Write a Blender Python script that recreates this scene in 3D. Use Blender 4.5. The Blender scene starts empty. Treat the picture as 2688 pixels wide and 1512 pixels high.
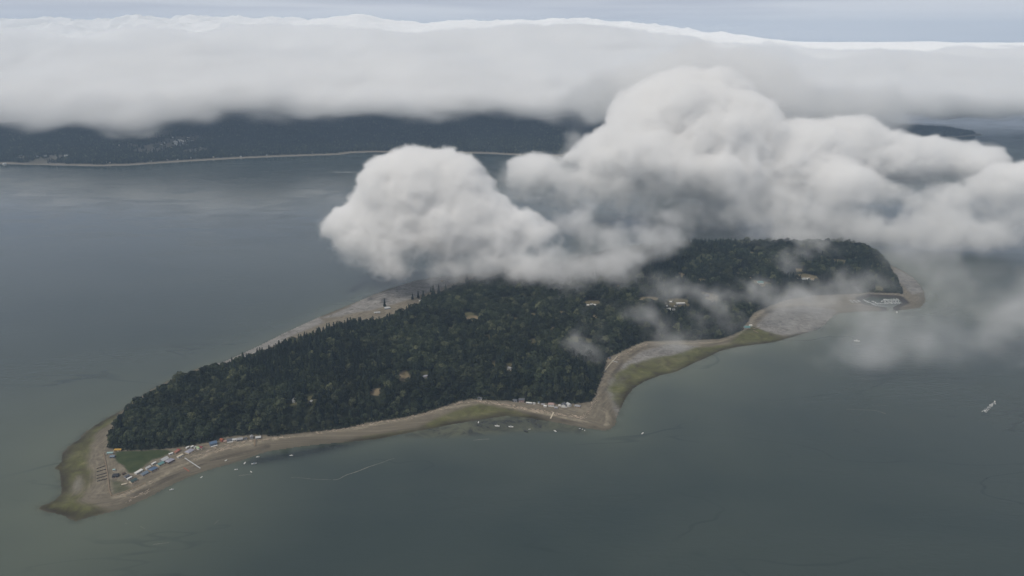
import bpy, bmesh, math, random
import numpy as np
from mathutils import Vector, Matrix

# ------------------------------------------------------------------ camera, sky, sun, exposure
SC = bpy.context.scene
COL = SC.collection
R = math.radians
CAM_H = 700.0
PITCH = R(17.1)
F_PX = 2076.6                      # focal length in pixels of a 2688 px wide frame
cam_d = bpy.data.cameras.new('camera')
cam = bpy.data.objects.new('camera', cam_d)
COL.objects.link(cam)
cam.location = (0, 0, CAM_H)
cam.rotation_euler = (math.pi / 2 - PITCH, 0, 0)
cam_d.sensor_width = 36.0
cam_d.lens = 36.0 * F_PX / 2688.0
cam_d.clip_start = 1.0
cam_d.clip_end = 300000.0
SC.camera = cam

SUN_EL, SUN_AZ = R(54), R(-135)       # azimuth measured from +Y (view direction) towards +X
world = bpy.data.worlds.new('World')
SC.world = world
world.use_nodes = True


def sky_world():
    nt = world.node_tree
    N, L = nt.nodes, nt.links
    N.clear()
    out = N.new('ShaderNodeOutputWorld')
    bg = N.new('ShaderNodeBackground')
    bg.inputs['Strength'].default_value = 0.12
    sky = N.new('ShaderNodeTexSky')
    sky.sky_type = 'NISHITA'
    sky.sun_disc = False
    sky.sun_elevation = SUN_EL
    sky.sun_rotation = SUN_AZ
    sky.altitude = 700
    sky.dust_density = 2.0
    # a veil of high stratus mixed over the clear sky: long flat bands near the horizon
    tc = N.new('ShaderNodeTexCoord')
    sep = N.new('ShaderNodeSeparateXYZ')
    L.new(tc.outputs['Generated'], sep.inputs[0])
    mp = N.new('ShaderNodeMapping')
    mp.inputs['Scale'].default_value = (1.3, 1.3, 34.0)
    L.new(tc.outputs['Generated'], mp.inputs['Vector'])
    nz = N.new('ShaderNodeTexNoise')
    nz.inputs['Scale'].default_value = 1.15
    nz.inputs['Detail'].default_value = 4.0
    nz.inputs['Roughness'].default_value = 0.5
    L.new(mp.outputs[0], nz.inputs['Vector'])
    ramp = N.new('ShaderNodeValToRGB')
    e = ramp.color_ramp.elements
    e[0].position, e[0].color = 0.40, VEIL_DARK
    e[1].position, e[1].color = 0.62, VEIL_LIGHT
    L.new(nz.outputs['Fac'], ramp.inputs[0])
    # the veil overhead is thicker and greyer than at the horizon
    up = N.new('ShaderNodeMapRange')
    up.inputs['From Min'].default_value = 0.02
    up.inputs['From Max'].default_value = 0.45
    L.new(sep.outputs['Z'], up.inputs['Value'])
    mixv = N.new('ShaderNodeMix')
    mixv.data_type = 'RGBA'
    L.new(up.outputs[0], mixv.inputs['Factor'])
    L.new(ramp.outputs[0], mixv.inputs['A'])
    mixv.inputs['B'].default_value = VEIL_UP
    lowm = N.new('ShaderNodeMapRange')
    lowm.inputs['From Min'].default_value = 0.045
    lowm.inputs['From Max'].default_value = -0.01
    L.new(sep.outputs['Z'], lowm.inputs['Value'])
    mixh = N.new('ShaderNodeMix')
    mixh.data_type = 'RGBA'
    L.new(lowm.outputs[0], mixh.inputs['Factor'])
    L.new(mixv.outputs['Result'], mixh.inputs['A'])
    mixh.inputs['B'].default_value = VEIL_LOW
    mix = N.new('ShaderNodeMix')
    mix.data_type = 'RGBA'
    mix.inputs['Factor'].default_value = 0.88
    L.new(sky.outputs[0], mix.inputs['A'])
    L.new(mixh.outputs['Result'], mix.inputs['B'])
    L.new(mix.outputs['Result'], bg.inputs['Color'])
    L.new(bg.outputs[0], out.inputs['Surface'])


VEIL_DARK = (3.9, 4.0, 4.8, 1)
VEIL_LIGHT = (6.6, 6.6, 7.0, 1)
VEIL_LOW = (7.4, 7.4, 7.6, 1)
VEIL_UP = (3.3, 3.3, 3.25, 1)
sky_world()

sun_d = bpy.data.lights.new('sun', 'SUN')
sun = bpy.data.objects.new('sun', sun_d)
COL.objects.link(sun)
sun_d.energy = 2.3
sun_d.angle = R(12)
sun_d.color = (1.0, 0.93, 0.83)
_s = Vector((math.sin(SUN_AZ) * math.cos(SUN_EL), math.cos(SUN_AZ) * math.cos(SUN_EL), math.sin(SUN_EL)))
sun.rotation_euler = _s.to_track_quat('Z', 'Y').to_euler()
sun.location = (0, 0, 3000)

vs = SC.view_settings
vs.view_transform = 'Standard'
vs.look = 'None'
vs.exposure = 0.0
vs.gamma = 1.0
vs.use_curve_mapping = False
cy = SC.cycles
cy.max_bounces = 18
cy.diffuse_bounces = 2
cy.glossy_bounces = 2
cy.transmission_bounces = 2
cy.volume_bounces = 18
cy.transparent_max_bounces = 8
cy.volume_step_rate = 1.5
cy.volume_max_steps = 400
cy.use_denoising = True
cy.caustics_reflective = False
cy.caustics_refractive = False
cy.sample_clamp_indirect = 4.0

CP, SP = math.cos(PITCH), math.sin(PITCH)


def ray(px, py):
    """direction (unit) through pixel px, py of the 2688 x 1512 photograph"""
    u = (px - 1344.0) / F_PX
    v = (756.0 - py) / F_PX
    d = Vector((u, CP + v * SP, -SP + v * CP))
    return d.normalized()


def at(px, py, z=0.0):
    """point where that ray meets the level z"""
    d = ray(px, py)
    t = (z - CAM_H) / d.z
    return Vector((d.x * t, d.y * t, z))


def at_y(px, py, y):
    d = ray(px, py)
    t = y / d.y
    return Vector((d.x * t, y, CAM_H + d.z * t))


def pts(seq, z=0.0):
    return np.array([at(a, b, z)[:2] for a, b in seq])


# ------------------------------------------------------------------ tags, meshes, materials
def tag(o, label=None, cat=None, group=None, kind=None):
    if label:
        o['label'] = label
    if cat:
        o['category'] = cat
    if group:
        o['group'] = group
    if kind:
        o['kind'] = kind
    return o


def mesh_obj(name, verts, faces, mat=None, parent=None, smooth=False):
    me = bpy.data.meshes.new(name)
    me.from_pydata([tuple(v) for v in verts], [], [tuple(f) for f in faces])
    me.update()
    if smooth:
        me.polygons.foreach_set('use_smooth', [True] * len(me.polygons))
    o = bpy.data.objects.new(name, me)
    if mat:
        me.materials.append(mat)
    COL.objects.link(o)
    if parent:
        o.parent = parent
    return o


def grid_mesh(name, X, Y, Z, mat, attrs=None, keep=None):
    """a regular sheet of quads from 2D arrays of coordinates"""
    n, m = X.shape
    co = np.stack([X, Y, Z], -1).reshape(-1, 3).astype(np.float32)
    idx = np.arange(n * m).reshape(n, m)
    q = np.stack([idx[:-1, :-1], idx[:-1, 1:], idx[1:, 1:], idx[1:, :-1]], -1).reshape(-1, 4)
    if keep is not None:
        q = q[keep.reshape(-1)]
        used = np.unique(q)
        re = np.full(n * m, -1)
        re[used] = np.arange(len(used))
        q = re[q]
        co = co[used]
    else:
        used = None
    a, b, c = co[q[0, 0]], co[q[0, 1]], co[q[0, 2]]
    if np.cross(b - a, c - a)[2] < 0:
        q = q[:, ::-1]
    me = bpy.data.meshes.new(name)
    me.vertices.add(len(co))
    me.vertices.foreach_set('co', co.ravel())
    me.loops.add(q.size)
    me.loops.foreach_set('vertex_index', q.ravel().astype(np.int32))
    me.polygons.add(len(q))
    me.polygons.foreach_set('loop_start', np.arange(0, q.size, 4, dtype=np.int32))
    me.polygons.foreach_set('use_smooth', np.ones(len(q), bool))
    me.update()
    me.validate()
    for k, v in (attrs or {}).items():
        at_ = me.attributes.new(k, 'FLOAT', 'POINT')
        v = v.reshape(-1)
        if used is not None:
            v = v[used]
        at_.data.foreach_set('value', v.astype(np.float32))
    me.materials.append(mat)
    o = bpy.data.objects.new(name, me)
    COL.objects.link(o)
    return o


def new_mat(name):
    m = bpy.data.materials.new(name)
    m.use_nodes = True
    m.node_tree.nodes.clear()
    return m, m.node_tree.nodes, m.node_tree.links


def paint(name, col, rough=0.7, var=0.12, scale=1.5, metal=0.0):
    """a painted or weathered surface with a little uneven tone"""
    m, N, L = new_mat(name)
    out = N.new('ShaderNodeOutputMaterial')
    b = N.new('ShaderNodeBsdfPrincipled')
    b.inputs['Roughness'].default_value = rough
    b.inputs['Metallic'].default_value = metal
    b.inputs['Specular IOR Level'].default_value = 0.3
    tc = N.new('ShaderNodeTexCoord')
    nz = N.new('ShaderNodeTexNoise')
    nz.inputs['Scale'].default_value = scale
    nz.inputs['Detail'].default_value = 3
    L.new(tc.outputs['Object'], nz.inputs['Vector'])
    rp = N.new('ShaderNodeValToRGB')
    e = rp.color_ramp.elements
    e[0].position, e[1].position = 0.3, 0.7
    e[0].color = tuple(max(0, c * (1 - var)) for c in col[:3]) + (1,)
    e[1].color = tuple(min(1, c * (1 + var)) for c in col[:3]) + (1,)
    L.new(nz.outputs['Fac'], rp.inputs[0])
    L.new(rp.outputs[0], b.inputs['Base Color'])
    L.new(b.outputs[0], out.inputs['Surface'])
    return m


# ------------------------------------------------------------------ smooth noise on regular lattices
def _bspl(coord, seed):
    """cubic B-spline weights from lattice to samples: (len(coord), n) matrix"""
    lo = math.floor(coord.min()) - 1
    n = int(math.floor(coord.max())) - lo + 3
    W = np.zeros((len(coord), n), np.float32)
    i = np.floor(coord).astype(int)
    t = coord - i
    w = [(1 - t) ** 3 / 6, (3 * t ** 3 - 6 * t ** 2 + 4) / 6, (-3 * t ** 3 + 3 * t ** 2 + 3 * t + 1) / 6, t ** 3 / 6]
    r = np.arange(len(coord))
    for k in range(4):
        W[r, i - lo - 1 + k] = w[k]
    return W


def noise3(xs, ys, zs, L, seed):
    rng = np.random.default_rng(seed)
    Wx, Wy, Wz = (_bspl(np.asarray(a) / l + rng.random() * 7, 0) for a, l in zip((xs, ys, zs), L))
    V = rng.uniform(-1, 1, (Wx.shape[1], Wy.shape[1], Wz.shape[1])).astype(np.float32)
    V = np.tensordot(Wx, V, (1, 0))
    V = np.tensordot(Wy, V, (1, 1))          # -> (y, x, k)
    V = np.tensordot(V, Wz, (2, 1))          # -> (y, x, z)
    return V.transpose(1, 0, 2) * 1.9


def noise2(xs, ys, L, seed):
    rng = np.random.default_rng(seed)
    Wx, Wy = _bspl(np.asarray(xs) / L + rng.random() * 7, 0), _bspl(np.asarray(ys) / L + rng.random() * 7, 0)
    V = rng.uniform(-1, 1, (Wx.shape[1], Wy.shape[1])).astype(np.float32)
    return (Wx @ V @ Wy.T) * 1.7


def fbm2(xs, ys, L, seed, octs=4, gain=0.5):
    s, a = 0, 1.0
    for k in range(octs):
        s = s + a * noise2(xs, ys, L / 2.03 ** k, seed + k)
        a *= gain
    return s


def sstep(a, b, x):
    t = np.clip((x - a) / (b - a), 0, 1)
    return t * t * (3 - 2 * t)


# ------------------------------------------------------------------ outlines of the island, traced at water level
WATER_EDGE = [(99, 1333), (115, 1324), (142, 1313), (159, 1295), (159, 1277), (156, 1250), (153, 1236), (141, 1228), (159, 1215), (163, 1188), (178, 1171),
              (202, 1156), (224, 1133), (257, 1111), (289, 1092), (319, 1077), (352, 1052), (397, 1022), (447, 997), (520, 966), (590, 948), (678, 908), (751, 871),
              (835, 833), (900, 807), (976, 775), (1017, 759), (1090, 736), (1145, 727), (1199, 722), (1400, 697), (1600, 674), (1800, 660), (2000, 654),
              (2200, 658), (2300, 672), (2341, 697), (2372, 711), (2400, 730), (2417, 750), (2427, 766), (2431, 791), (2418, 808), (2373, 814), (2334, 817),
              (2273, 817), (2203, 823), (2178, 838), (2166, 853), (2147, 864), (2106, 878), (2033, 899), (1935, 911), (1892, 922), (1832, 950), (1772, 978),
              (1734, 986), (1690, 1003), (1663, 1021), (1644, 1045), (1631, 1073), (1627, 1080), (1620, 1099), (1617, 1114), (1606, 1127), (1588, 1131),
              (1532, 1124), (1485, 1114), (1403, 1100), (1333, 1092), (1290, 1098), (1240, 1106), (1190, 1114), (1147, 1123), (1086, 1134), (993, 1153),
              (900, 1162), (828, 1168), (774, 1175), (702, 1186), (671, 1197), (620, 1214), (550, 1234), (496, 1253), (444, 1277), (390, 1307), (322, 1337),
              (284, 1347), (240, 1356), (202, 1370), (186, 1367), (170, 1356), (145, 1349), (118, 1345), (102, 1338)]
# foot of the wood: near side at the ground, far side seen as tree tops
WOOD_NEAR = [(2360, 770), (2283, 768), (2250, 772), (2133, 776), (2063, 788), (2012, 807), (1979, 820), (1963, 842), (1947, 867), (1924, 879), (1892, 889),
             (1820, 894), (1745, 895), (1696, 896), (1663, 907), (1625, 926), (1590, 942), (1582, 975), (1562, 1034), (1551, 1055), (1497, 1062), (1415, 1058),
             (1333, 1053), (1287, 1051), (1240, 1048), (1205, 1053), (1158, 1069), (1110, 1084), (1063, 1095), (970, 1109), (900, 1124), (830, 1132),
             (760, 1139), (727, 1144), (681, 1142), (597, 1146), (567, 1158), (512, 1168), (458, 1176), (404, 1181), (349, 1184), (308, 1180), (285, 1177)]
WOOD_FAR = [(287, 1130, 8), (302, 1108, 8), (318, 1096, 8), (350, 1062, 10), (417, 1025, 11), (490, 981, 12), (584, 943, 29), (668, 913, 31), (730, 892, 33), (772, 881, 34),
            (908, 836, 40), (970, 828, 46), (1043, 804, 46), (1085, 782, 46), (1200, 737, 40), (1400, 704, 34), (1600, 660, 30), (1758, 631, 34), (1857, 618, 36), (1951, 611, 36),
            (2104, 610, 36), (2198, 611, 34), (2265, 637, 28), (2315, 667, 20), (2334, 692, 14), (2352, 735, 8), (2366, 755, 4)]
LAWN = [(306, 1188), (363, 1185), (439, 1182), (452, 1188), (431, 1201), (398, 1209), (376, 1226), (352, 1241), (338, 1242), (322, 1223), (311, 1218), (303, 1207)]
ALGAE = [
    [(97, 1335), (142, 1309), (155, 1285), (150, 1240), (136, 1227), (158, 1190), (198, 1152), (250, 1110), (319, 1074), (310, 1098), (286, 1120), (260, 1140),
     (243, 1172), (229, 1207), (231, 1228), (241, 1247), (238, 1272), (216, 1305), (198, 1318), (225, 1330), (300, 1338), (240, 1360), (190, 1372)],
    [(1632, 1078), (1600, 1024), (1612, 992), (1645, 958), (1700, 940), (1760, 930), (1826, 913), (1894, 906), (1940, 885), (1975, 862), (1998, 872), (2060, 884), (2120, 868),
     (2150, 870), (2040, 903), (1892, 926), (1772, 984), (1663, 1026)],
    [(1100, 1118), (1190, 1085), (1263, 1066), (1330, 1072), (1440, 1106), (1330, 1098), (1190, 1122), (1086, 1140), (993, 1158), (880, 1167), (960, 1146), (1030, 1132)],
]
MUD = [
    [(560, 952), (678, 903), (760, 863), (840, 828), (845, 850), (760, 888), (680, 928), (570, 968)],
    [(1600, 1030), (1612, 1000), (1640, 960), (1690, 925), (1760, 905), (1840, 912), (1760, 935), (1690, 953), (1650, 985), (1632, 1075), (1615, 1108)],
    [(1985, 870), (2000, 840), (2040, 812), (2110, 805), (2200, 815), (2185, 836), (2150, 862), (2090, 876), (2020, 884)],
    [(835, 838), (908, 806), (976, 776), (1090, 737), (1199, 722), (1199, 740), (1090, 785), (985, 818), (900, 832)],
    [(186, 1272), (200, 1250), (218, 1248), (226, 1264), (222, 1286), (208, 1302), (190, 1304), (178, 1290)],
    [(2341, 697), (2400, 730), (2427, 766), (2395, 775), (2370, 750), (2350, 720)],
]
E = pts(WATER_EDGE)
WOOD = np.array([at(a, b, 3)[:2] for a, b in WOOD_NEAR] + [at(a, b, z)[:2] for a, b, z in WOOD_FAR])


def inside(P, poly):
    x, y = np.ascontiguousarray(P[..., 0]), np.ascontiguousarray(P[..., 1])
    c = np.zeros(x.shape, bool)
    n = len(poly)
    for i in range(n):
        x0, y0 = poly[i]
        x1, y1 = poly[(i + 1) % n]
        if y0 == y1:
            continue
        h = (y0 > y) != (y1 > y)
        c ^= h & (x < (x1 - x0) * (y - y0) / (y1 - y0) + x0)
    return c


def poly_dist(P, poly, closed=True):
    x, y = np.ascontiguousarray(P[..., 0], dtype=np.float32), np.ascontiguousarray(P[..., 1], dtype=np.float32)
    best = np.full(x.shape, 1e12, np.float32)
    n = len(poly)
    for i in range(n if closed else n - 1):
        ax, ay = poly[i]
        bx, by = poly[(i + 1) % n]
        dx, dy = bx - ax, by - ay
        t = np.clip(((x - ax) * dx + (y - ay) * dy) / (dx * dx + dy * dy + 1e-9), 0, 1)
        best = np.minimum(best, (x - ax - t * dx) ** 2 + (y - ay - t * dy) ** 2)
    return np.sqrt(best)


def signed(P, poly):
    P = np.ascontiguousarray(P, dtype=np.float32)
    d = poly_dist(P, poly)
    return np.where(inside(P, poly), d, -d)


def signed_near(poly, margin=60.0):
    """signed distance on the island grid, worked out only round the polygon"""
    poly = np.asarray(poly)
    lo, hi = poly.min(0) - margin, poly.max(0) + margin
    i0, i1 = np.searchsorted(GX, (lo[0], hi[0]))
    j0, j1 = np.searchsorted(GY, (lo[1], hi[1]))
    out = np.full((len(GX), len(GY)), -1000.0, np.float32)
    if i1 > i0 and j1 > j0:
        out[i0:i1, j0:j1] = signed(P2[i0:i1, j0:j1], poly)
    return out


# clearings in the wood: px, py, half width and half height in photo pixels, tone (0 green .. 1 straw), level
CLEAR = [(1243, 851, 24, 9, 1, 34), (1090, 799, 26, 8, 1, 24), (1020, 834, 28, 10, 1, 22), (1061, 1003, 17, 13, 1, 26), (989, 1041, 20, 7, 1, 24), (772, 1074, 24, 8, .3, 20),
         (1117, 996, 17, 9, .2, 28), (995, 873, 12, 6, .5, 30), (1294, 960, 11, 7, .4, 34), (1520, 898, 38, 6, .2, 28), (1101, 840, 12, 6, .6, 30), (1699, 799, 32, 7, .7, 34),
         (1772, 806, 36, 9, .6, 32), (1858, 786, 26, 11, .7, 34), (1786, 731, 11, 6, 1, 40), (1995, 749, 26, 6, .6, 30), (2115, 736, 34, 4, .7, 24), (2199, 700, 34, 6, .4, 26),
         (1970, 667, 14, 5, .5, 42), (2306, 762, 11, 2, .4, 6), (2318, 712, 14, 5, .8, 18), (2245, 640, 20, 5, .4, 36), (1553, 803, 30, 6, .6, 36), (1338, 972, 11, 7, .4, 30),
         (1230, 838, 16, 5, .2, 34), (1400, 838, 12, 5, .6, 38), (1330, 790, 16, 4, .8, 40), (1390, 795, 12, 4, .6, 40), (817, 1068, 14, 7, .3, 20), (1475, 830, 14, 5, .6, 38), (1240, 808, 14, 4, .6, 36),
         (1090, 845, 20, 5, .4, 30), (1560, 838, 10, 5, 1, 36), (1880, 720, 14, 4, .3, 42), (2060, 700, 18, 4, .4, 36), (2090, 718, 18, 3, .9, 30), (1940, 690, 20, 4, .3, 40), (2150, 655, 16, 3, .5, 40)]
CLEAR += [(1450, 870, 14, 5, .5, 36), (1620, 760, 12, 4, .6, 42), (1690, 740, 14, 4, .5, 44), (1840, 740, 16, 4, .5, 42), (1930, 720, 14, 4, .6, 42), (1350, 850, 14, 5, .4, 38), (1180, 880, 14, 5, .4, 34), (1280, 900, 12, 5, .3, 34), (900, 905, 14, 5, .4, 28), (1400, 905, 12, 5, .4, 34)]
CLEARW = []
for _a, _b, _rx, _ry, _t, _z in CLEAR:
    c_ = at(_a, _b, _z)
    dep_ = c_.y * CP + (CAM_H - _z) * SP
    CLEARW.append((c_.x, c_.y, _rx * dep_ / F_PX, _ry * dep_ / F_PX / max(0.2, -ray(_a, _b).z), _t))

GX = np.arange(-830, 1270, 4.0)
GY = np.arange(1000, 3020, 4.0)
P2 = np.stack(np.meshgrid(GX, GY, indexing='ij'), -1)
D_EDGE = signed(P2, E)
D_WOOD = np.minimum(signed(P2, WOOD), D_EDGE - 9)
# the far side of the wood is a low bank; the near side a bluff
HUMP = fbm2(GX, GY, 260, 5, 3)
SMALL = fbm2(GX, GY, 40, 9, 3)
_flat = sstep(-600, -440, P2[..., 0])
Z = np.where(D_EDGE > 0, 0.15 + 1.6 * sstep(0, 45, D_EDGE) + 1.6 * sstep(25, 80, D_EDGE), -0.4 - 0.1 * np.minimum(-D_EDGE, 60))
_w = np.clip(D_WOOD, 0, None)
_rise = (25 * sstep(0, 50, _w) + 13 * sstep(20, 140, _w) + 8 * sstep(100, 330, _w)) * (0.45 + 0.55 * _flat)
Z = Z + _rise + np.where(D_WOOD > 0, 1, 0) * sstep(0, 60, _w) * (3.0 * HUMP + 1.0 * SMALL) + 0.12 * SMALL * (D_EDGE > 6)

# the boat basin at the far end, a dredged hollow with a channel out to sea
BASIN = pts([(2264, 787), (2285, 780), (2355, 783), (2368, 795), (2345, 804), (2332, 806), (2320, 806), (2280, 799)])
D_BAS = signed_near(BASIN)
CHAN = pts([(2326, 800), (2342, 800), (2343, 824), (2334, 824)])
D_BAS = np.maximum(D_BAS, signed_near(CHAN))
Z = np.where(D_BAS > -14, Z * sstep(0, 14, -D_BAS) - 1.2 * sstep(-3, 6, D_BAS), Z)
_lev = (D_BAS < -12) & (D_BAS > -36) & (D_EDGE > 6)
Z = np.where(_lev, np.maximum(Z, 2.4), Z)


def height(x, y):
    fx, fy = (x - GX[0]) / 4.0, (y - GY[0]) / 4.0
    i = int(np.clip(fx, 0, len(GX) - 2))
    j = int(np.clip(fy, 0, len(GY) - 2))
    u, v = fx - i, fy - j
    return float(Z[i, j] * (1 - u) * (1 - v) + Z[i + 1, j] * u * (1 - v) + Z[i, j + 1] * (1 - u) * v + Z[i + 1, j + 1] * u * v)


def heights(x, y):
    i = np.clip(((x - GX[0]) / 4.0).round().astype(int), 0, len(GX) - 1)
    j = np.clip(((y - GY[0]) / 4.0).round().astype(int), 0, len(GY) - 1)
    return Z[i, j]


def ground(px, py):
    """first point of the island's ground on the ray through a pixel"""
    p = at(px, py, 0)
    for _ in range(12):
        p = at(px, py, max(0.0, height(p.x, p.y)))
    return p


def blur_mask(poly, soft, wob=18, seed=3):
    d = signed_near(pts(poly)) + wob * 0.5 * fbm2(GX, GY, 70, seed, 4, 0.6)
    return sstep(-soft, soft, d)


A_ALGAE = np.maximum.reduce([blur_mask(p, s, w, 31 + k) for k, (p, s, w) in enumerate(zip(ALGAE, (8, 9, 7), (16, 22, 14)))])
A_MUD = np.maximum.reduce([blur_mask(p, 7, 14, 41 + k) for k, p in enumerate(MUD)])
A_MUD = A_MUD * (1 - .45 * blur_mask(MUD[4], 6, 10, 44))
A_ALGAE = A_ALGAE * (1 - .7 * blur_mask(MUD[4], 6, 10, 44))
A_LAWN = 0.0 + sstep(-2, 2, signed_near(pts(LAWN, 2)) + 1.5 * fbm2(GX, GY, 25, 60, 3))
A_LAWN = np.maximum(A_LAWN, .6 * sstep(-3, 4, signed_near(pts([(289, 1262), (312, 1262), (334, 1272), (340, 1284), (318, 1292), (295, 1299)], 2)) + 4 * fbm2(GX, GY, 25, 61, 3)))
A_STRAW = np.zeros_like(Z)
A_OPEN = np.zeros_like(Z)
_cn = fbm2(GX, GY, 22, 70, 3)
for x_, y_, rx_, ry_, t_ in CLEARW:
    q_ = 1 - np.sqrt(((P2[..., 0] - x_) / rx_) ** 2 + ((P2[..., 1] - y_) / ry_) ** 2) + 0.25 * _cn
    m_ = sstep(-0.15, 0.15, q_)
    A_OPEN = np.maximum(A_OPEN, m_)
    A_STRAW = np.maximum(A_STRAW, m_ * t_)


# pale sand bars and the dark wet lines inside them
BARS = [[(1966, 850), (1985, 830), (2020, 809), (2080, 801), (2200, 798), (2262, 801), (2320, 808)], [(1690, 900), (1745, 904), (1830, 903), (1890, 898), (1930, 884), (1962, 862)], [(1596, 950), (1640, 924), (1690, 902)],
        [(1566, 1068), (1590, 1075), (1603, 1098), (1594, 1114)], [(1574, 1076), (1588, 1082), (1597, 1100), (1588, 1114)], [(1300, 1064), (1400, 1080), (1480, 1096), (1540, 1108)], [(700, 1156), (900, 1132), (1063, 1104), (1160, 1076), (1260, 1058)], [(300, 1306), (330, 1300), (390, 1270), (470, 1226), (560, 1190), (690, 1158)]]
DARKS = [[(1572, 1060), (1592, 1018), (1610, 985), (1636, 950), (1690, 914), (1760, 908)], [(1985, 845), (2010, 823), (2060, 810), (2160, 806)], [(300, 1322), (370, 1290), (450, 1252), (560, 1208), (700, 1172)], [(1340, 1076), (1440, 1096), (1560, 1118)]]


def lines(sets, width):
    out = np.zeros_like(Z)
    for s in sets:
        p = pts(s, 1)
        lo, hi = p.min(0) - 40, p.max(0) + 40
        i0, i1 = np.searchsorted(GX, (lo[0], hi[0]))
        j0, j1 = np.searchsorted(GY, (lo[1], hi[1]))
        d = poly_dist(P2[i0:i1, j0:j1], p, closed=False) + 2.5 * SMALL[i0:i1, j0:j1]
        out[i0:i1, j0:j1] = np.maximum(out[i0:i1, j0:j1], 1 - sstep(width * .5, width * 1.3, d))
    return out


A_BAR = lines(BARS, 3.6)
A_DARK = lines(DARKS, 5.0)


def ground_material():
    m, N, L = new_mat('island_ground')
    out = N.new('ShaderNodeOutputMaterial')
    b = N.new('ShaderNodeBsdfPrincipled')
    b.inputs['Roughness'].default_value = 0.9
    b.inputs['Specular IOR Level'].default_value = 0.15
    geo = N.new('ShaderNodeNewGeometry')

    def attr(n):
        a = N.new('ShaderNodeAttribute')
        a.attribute_name = n
        return a.outputs['Fac']

    def noise(scale, detail=4, rough=0.6, vec=None, dist=0.0):
        n = N.new('ShaderNodeTexNoise')
        n.inputs['Scale'].default_value = scale
        n.inputs['Detail'].default_value = detail
        n.inputs['Roughness'].default_value = rough
        n.inputs['Distortion'].default_value = dist
        L.new(vec or geo.outputs['Position'], n.inputs['Vector'])
        return n.outputs['Fac']

    def ramp(fac, stops):
        r = N.new('ShaderNodeValToRGB')
        e = r.color_ramp.elements
        while len(e) < len(stops):
            e.new(0.5)
        for el, (p, c) in zip(e, stops):
            el.position = p
            el.color = (*c, 1)
        L.new(fac, r.inputs[0])
        return r.outputs[0]

    def mix(f, a, c):
        x = N.new('ShaderNodeMix')
        x.data_type = 'RGBA'
        for s, v in (('Factor', f), ('A', a), ('B', c)):
            if isinstance(v, (float, int)):
                x.inputs[s].default_value = v
            elif isinstance(v, tuple):
                x.inputs[s].default_value = (*v, 1)
            else:
                L.new(v, x.inputs[s])
        return x.outputs['Result']

    def math(op, a, c, cl=False):
        x = N.new('ShaderNodeMath')
        x.operation = op
        x.use_clamp = cl
        for k, v in enumerate((a, c)):
            if isinstance(v, (float, int)):
                x.inputs[k].default_value = v
            else:
                L.new(v, x.inputs[k])
        return x.outputs[0]
    # shingle laid in bands along the tide line: noise stretched along the shore by using the distance to it
    edge = attr('edge')
    cmb = N.new('ShaderNodeCombineXYZ')
    L.new(edge, cmb.inputs[0])
    sc = N.new('ShaderNodeVectorMath')
    sc.operation = 'SCALE'
    sc.inputs['Scale'].default_value = 0.16
    L.new(geo.outputs['Position'], sc.inputs[0])
    ad = N.new('ShaderNodeVectorMath')
    ad.operation = 'ADD'
    L.new(cmb.outputs[0], ad.inputs[0])
    L.new(sc.outputs[0], ad.inputs[1])
    bands = noise(0.22, 4, 0.65, ad.outputs[0])
    speck = noise(0.35, 5, 0.7)
    broad = noise(0.018, 4, 0.6)
    shingle = ramp(bands, [(0.28, (0.105, 0.092, 0.068)), (0.46, (0.150, 0.131, 0.097)), (0.60, (0.195, 0.170, 0.126)), (0.78, (0.30, 0.262, 0.195))])
    shingle = mix(math('MULTIPLY', ramp_f(N, L, speck, 0.35, 0.7), 0.35), shingle, (0.10, 0.085, 0.075))
    rag = math('ADD', edge, math('MULTIPLY', math('SUBTRACT', noise(0.03, 5, 0.65), 0.5), 34.0))
    wet = math('SUBTRACT', 1.0, ramp_f(N, L, rag, 2.0, 24.0))
    shingle = mix(math('MULTIPLY', wet, 0.6), shingle, (0.075, 0.068, 0.048))
    dry = math('MULTIPLY', ramp_f(N, L, edge, 34.0, 60.0), ramp_f(N, L, noise(0.09, 5, 0.7), 0.42, 0.62))
    shingle = mix(math('MULTIPLY', dry, 0.55), shingle, (0.27, 0.235, 0.18))
    mud = ramp(noise(0.05, 6, 0.72, dist=1.2), [(0.33, (0.10, 0.094, 0.084)), (0.45, (0.19, 0.18, 0.168)), (0.60, (0.27, 0.26, 0.245)), (0.75, (0.33, 0.32, 0.30))])
    col = mix(attr('mud'), shingle, mud)
    weed = ramp(noise(0.03, 6, 0.7, dist=0.8), [(0.30, (0.060, 0.050, 0.030)), (0.45, (0.088, 0.086, 0.036)), (0.58, (0.115, 0.118, 0.046)), (0.72, (0.18, 0.165, 0.085))])
    weed = mix(math('MULTIPLY', wet, 0.85), weed, (0.030, 0.023, 0.016))
    col = mix(math('MULTIPLY', attr('algae'), math('ADD', 0.75, math('MULTIPLY', ramp_f(N, L, broad, 0.35, 0.6), 0.25))), col, weed)
    col = mix(math('MULTIPLY', attr('bar'), math('ADD', 0.12, math('MULTIPLY', ramp_f(N, L, noise(0.06, 4, 0.7), 0.4, 0.6), 0.7))), col, (0.32, 0.28, 0.21))
    col = mix(math('MULTIPLY', attr('dark'), math('MULTIPLY', ramp_f(N, L, broad, 0.38, 0.58), 0.7)), col, (0.065, 0.055, 0.043))
    lawn = ramp(noise(0.06, 5, 0.6), [(0.35, (0.036, 0.052, 0.02)), (0.65, (0.058, 0.072, 0.03))])
    col = mix(attr('lawn'), col, lawn)
    soil = ramp(noise(0.05, 5, 0.65), [(0.35, (0.018, 0.022, 0.013)), (0.65, (0.034, 0.040, 0.022))])
    col = mix(attr('wood'), col, soil)
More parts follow.
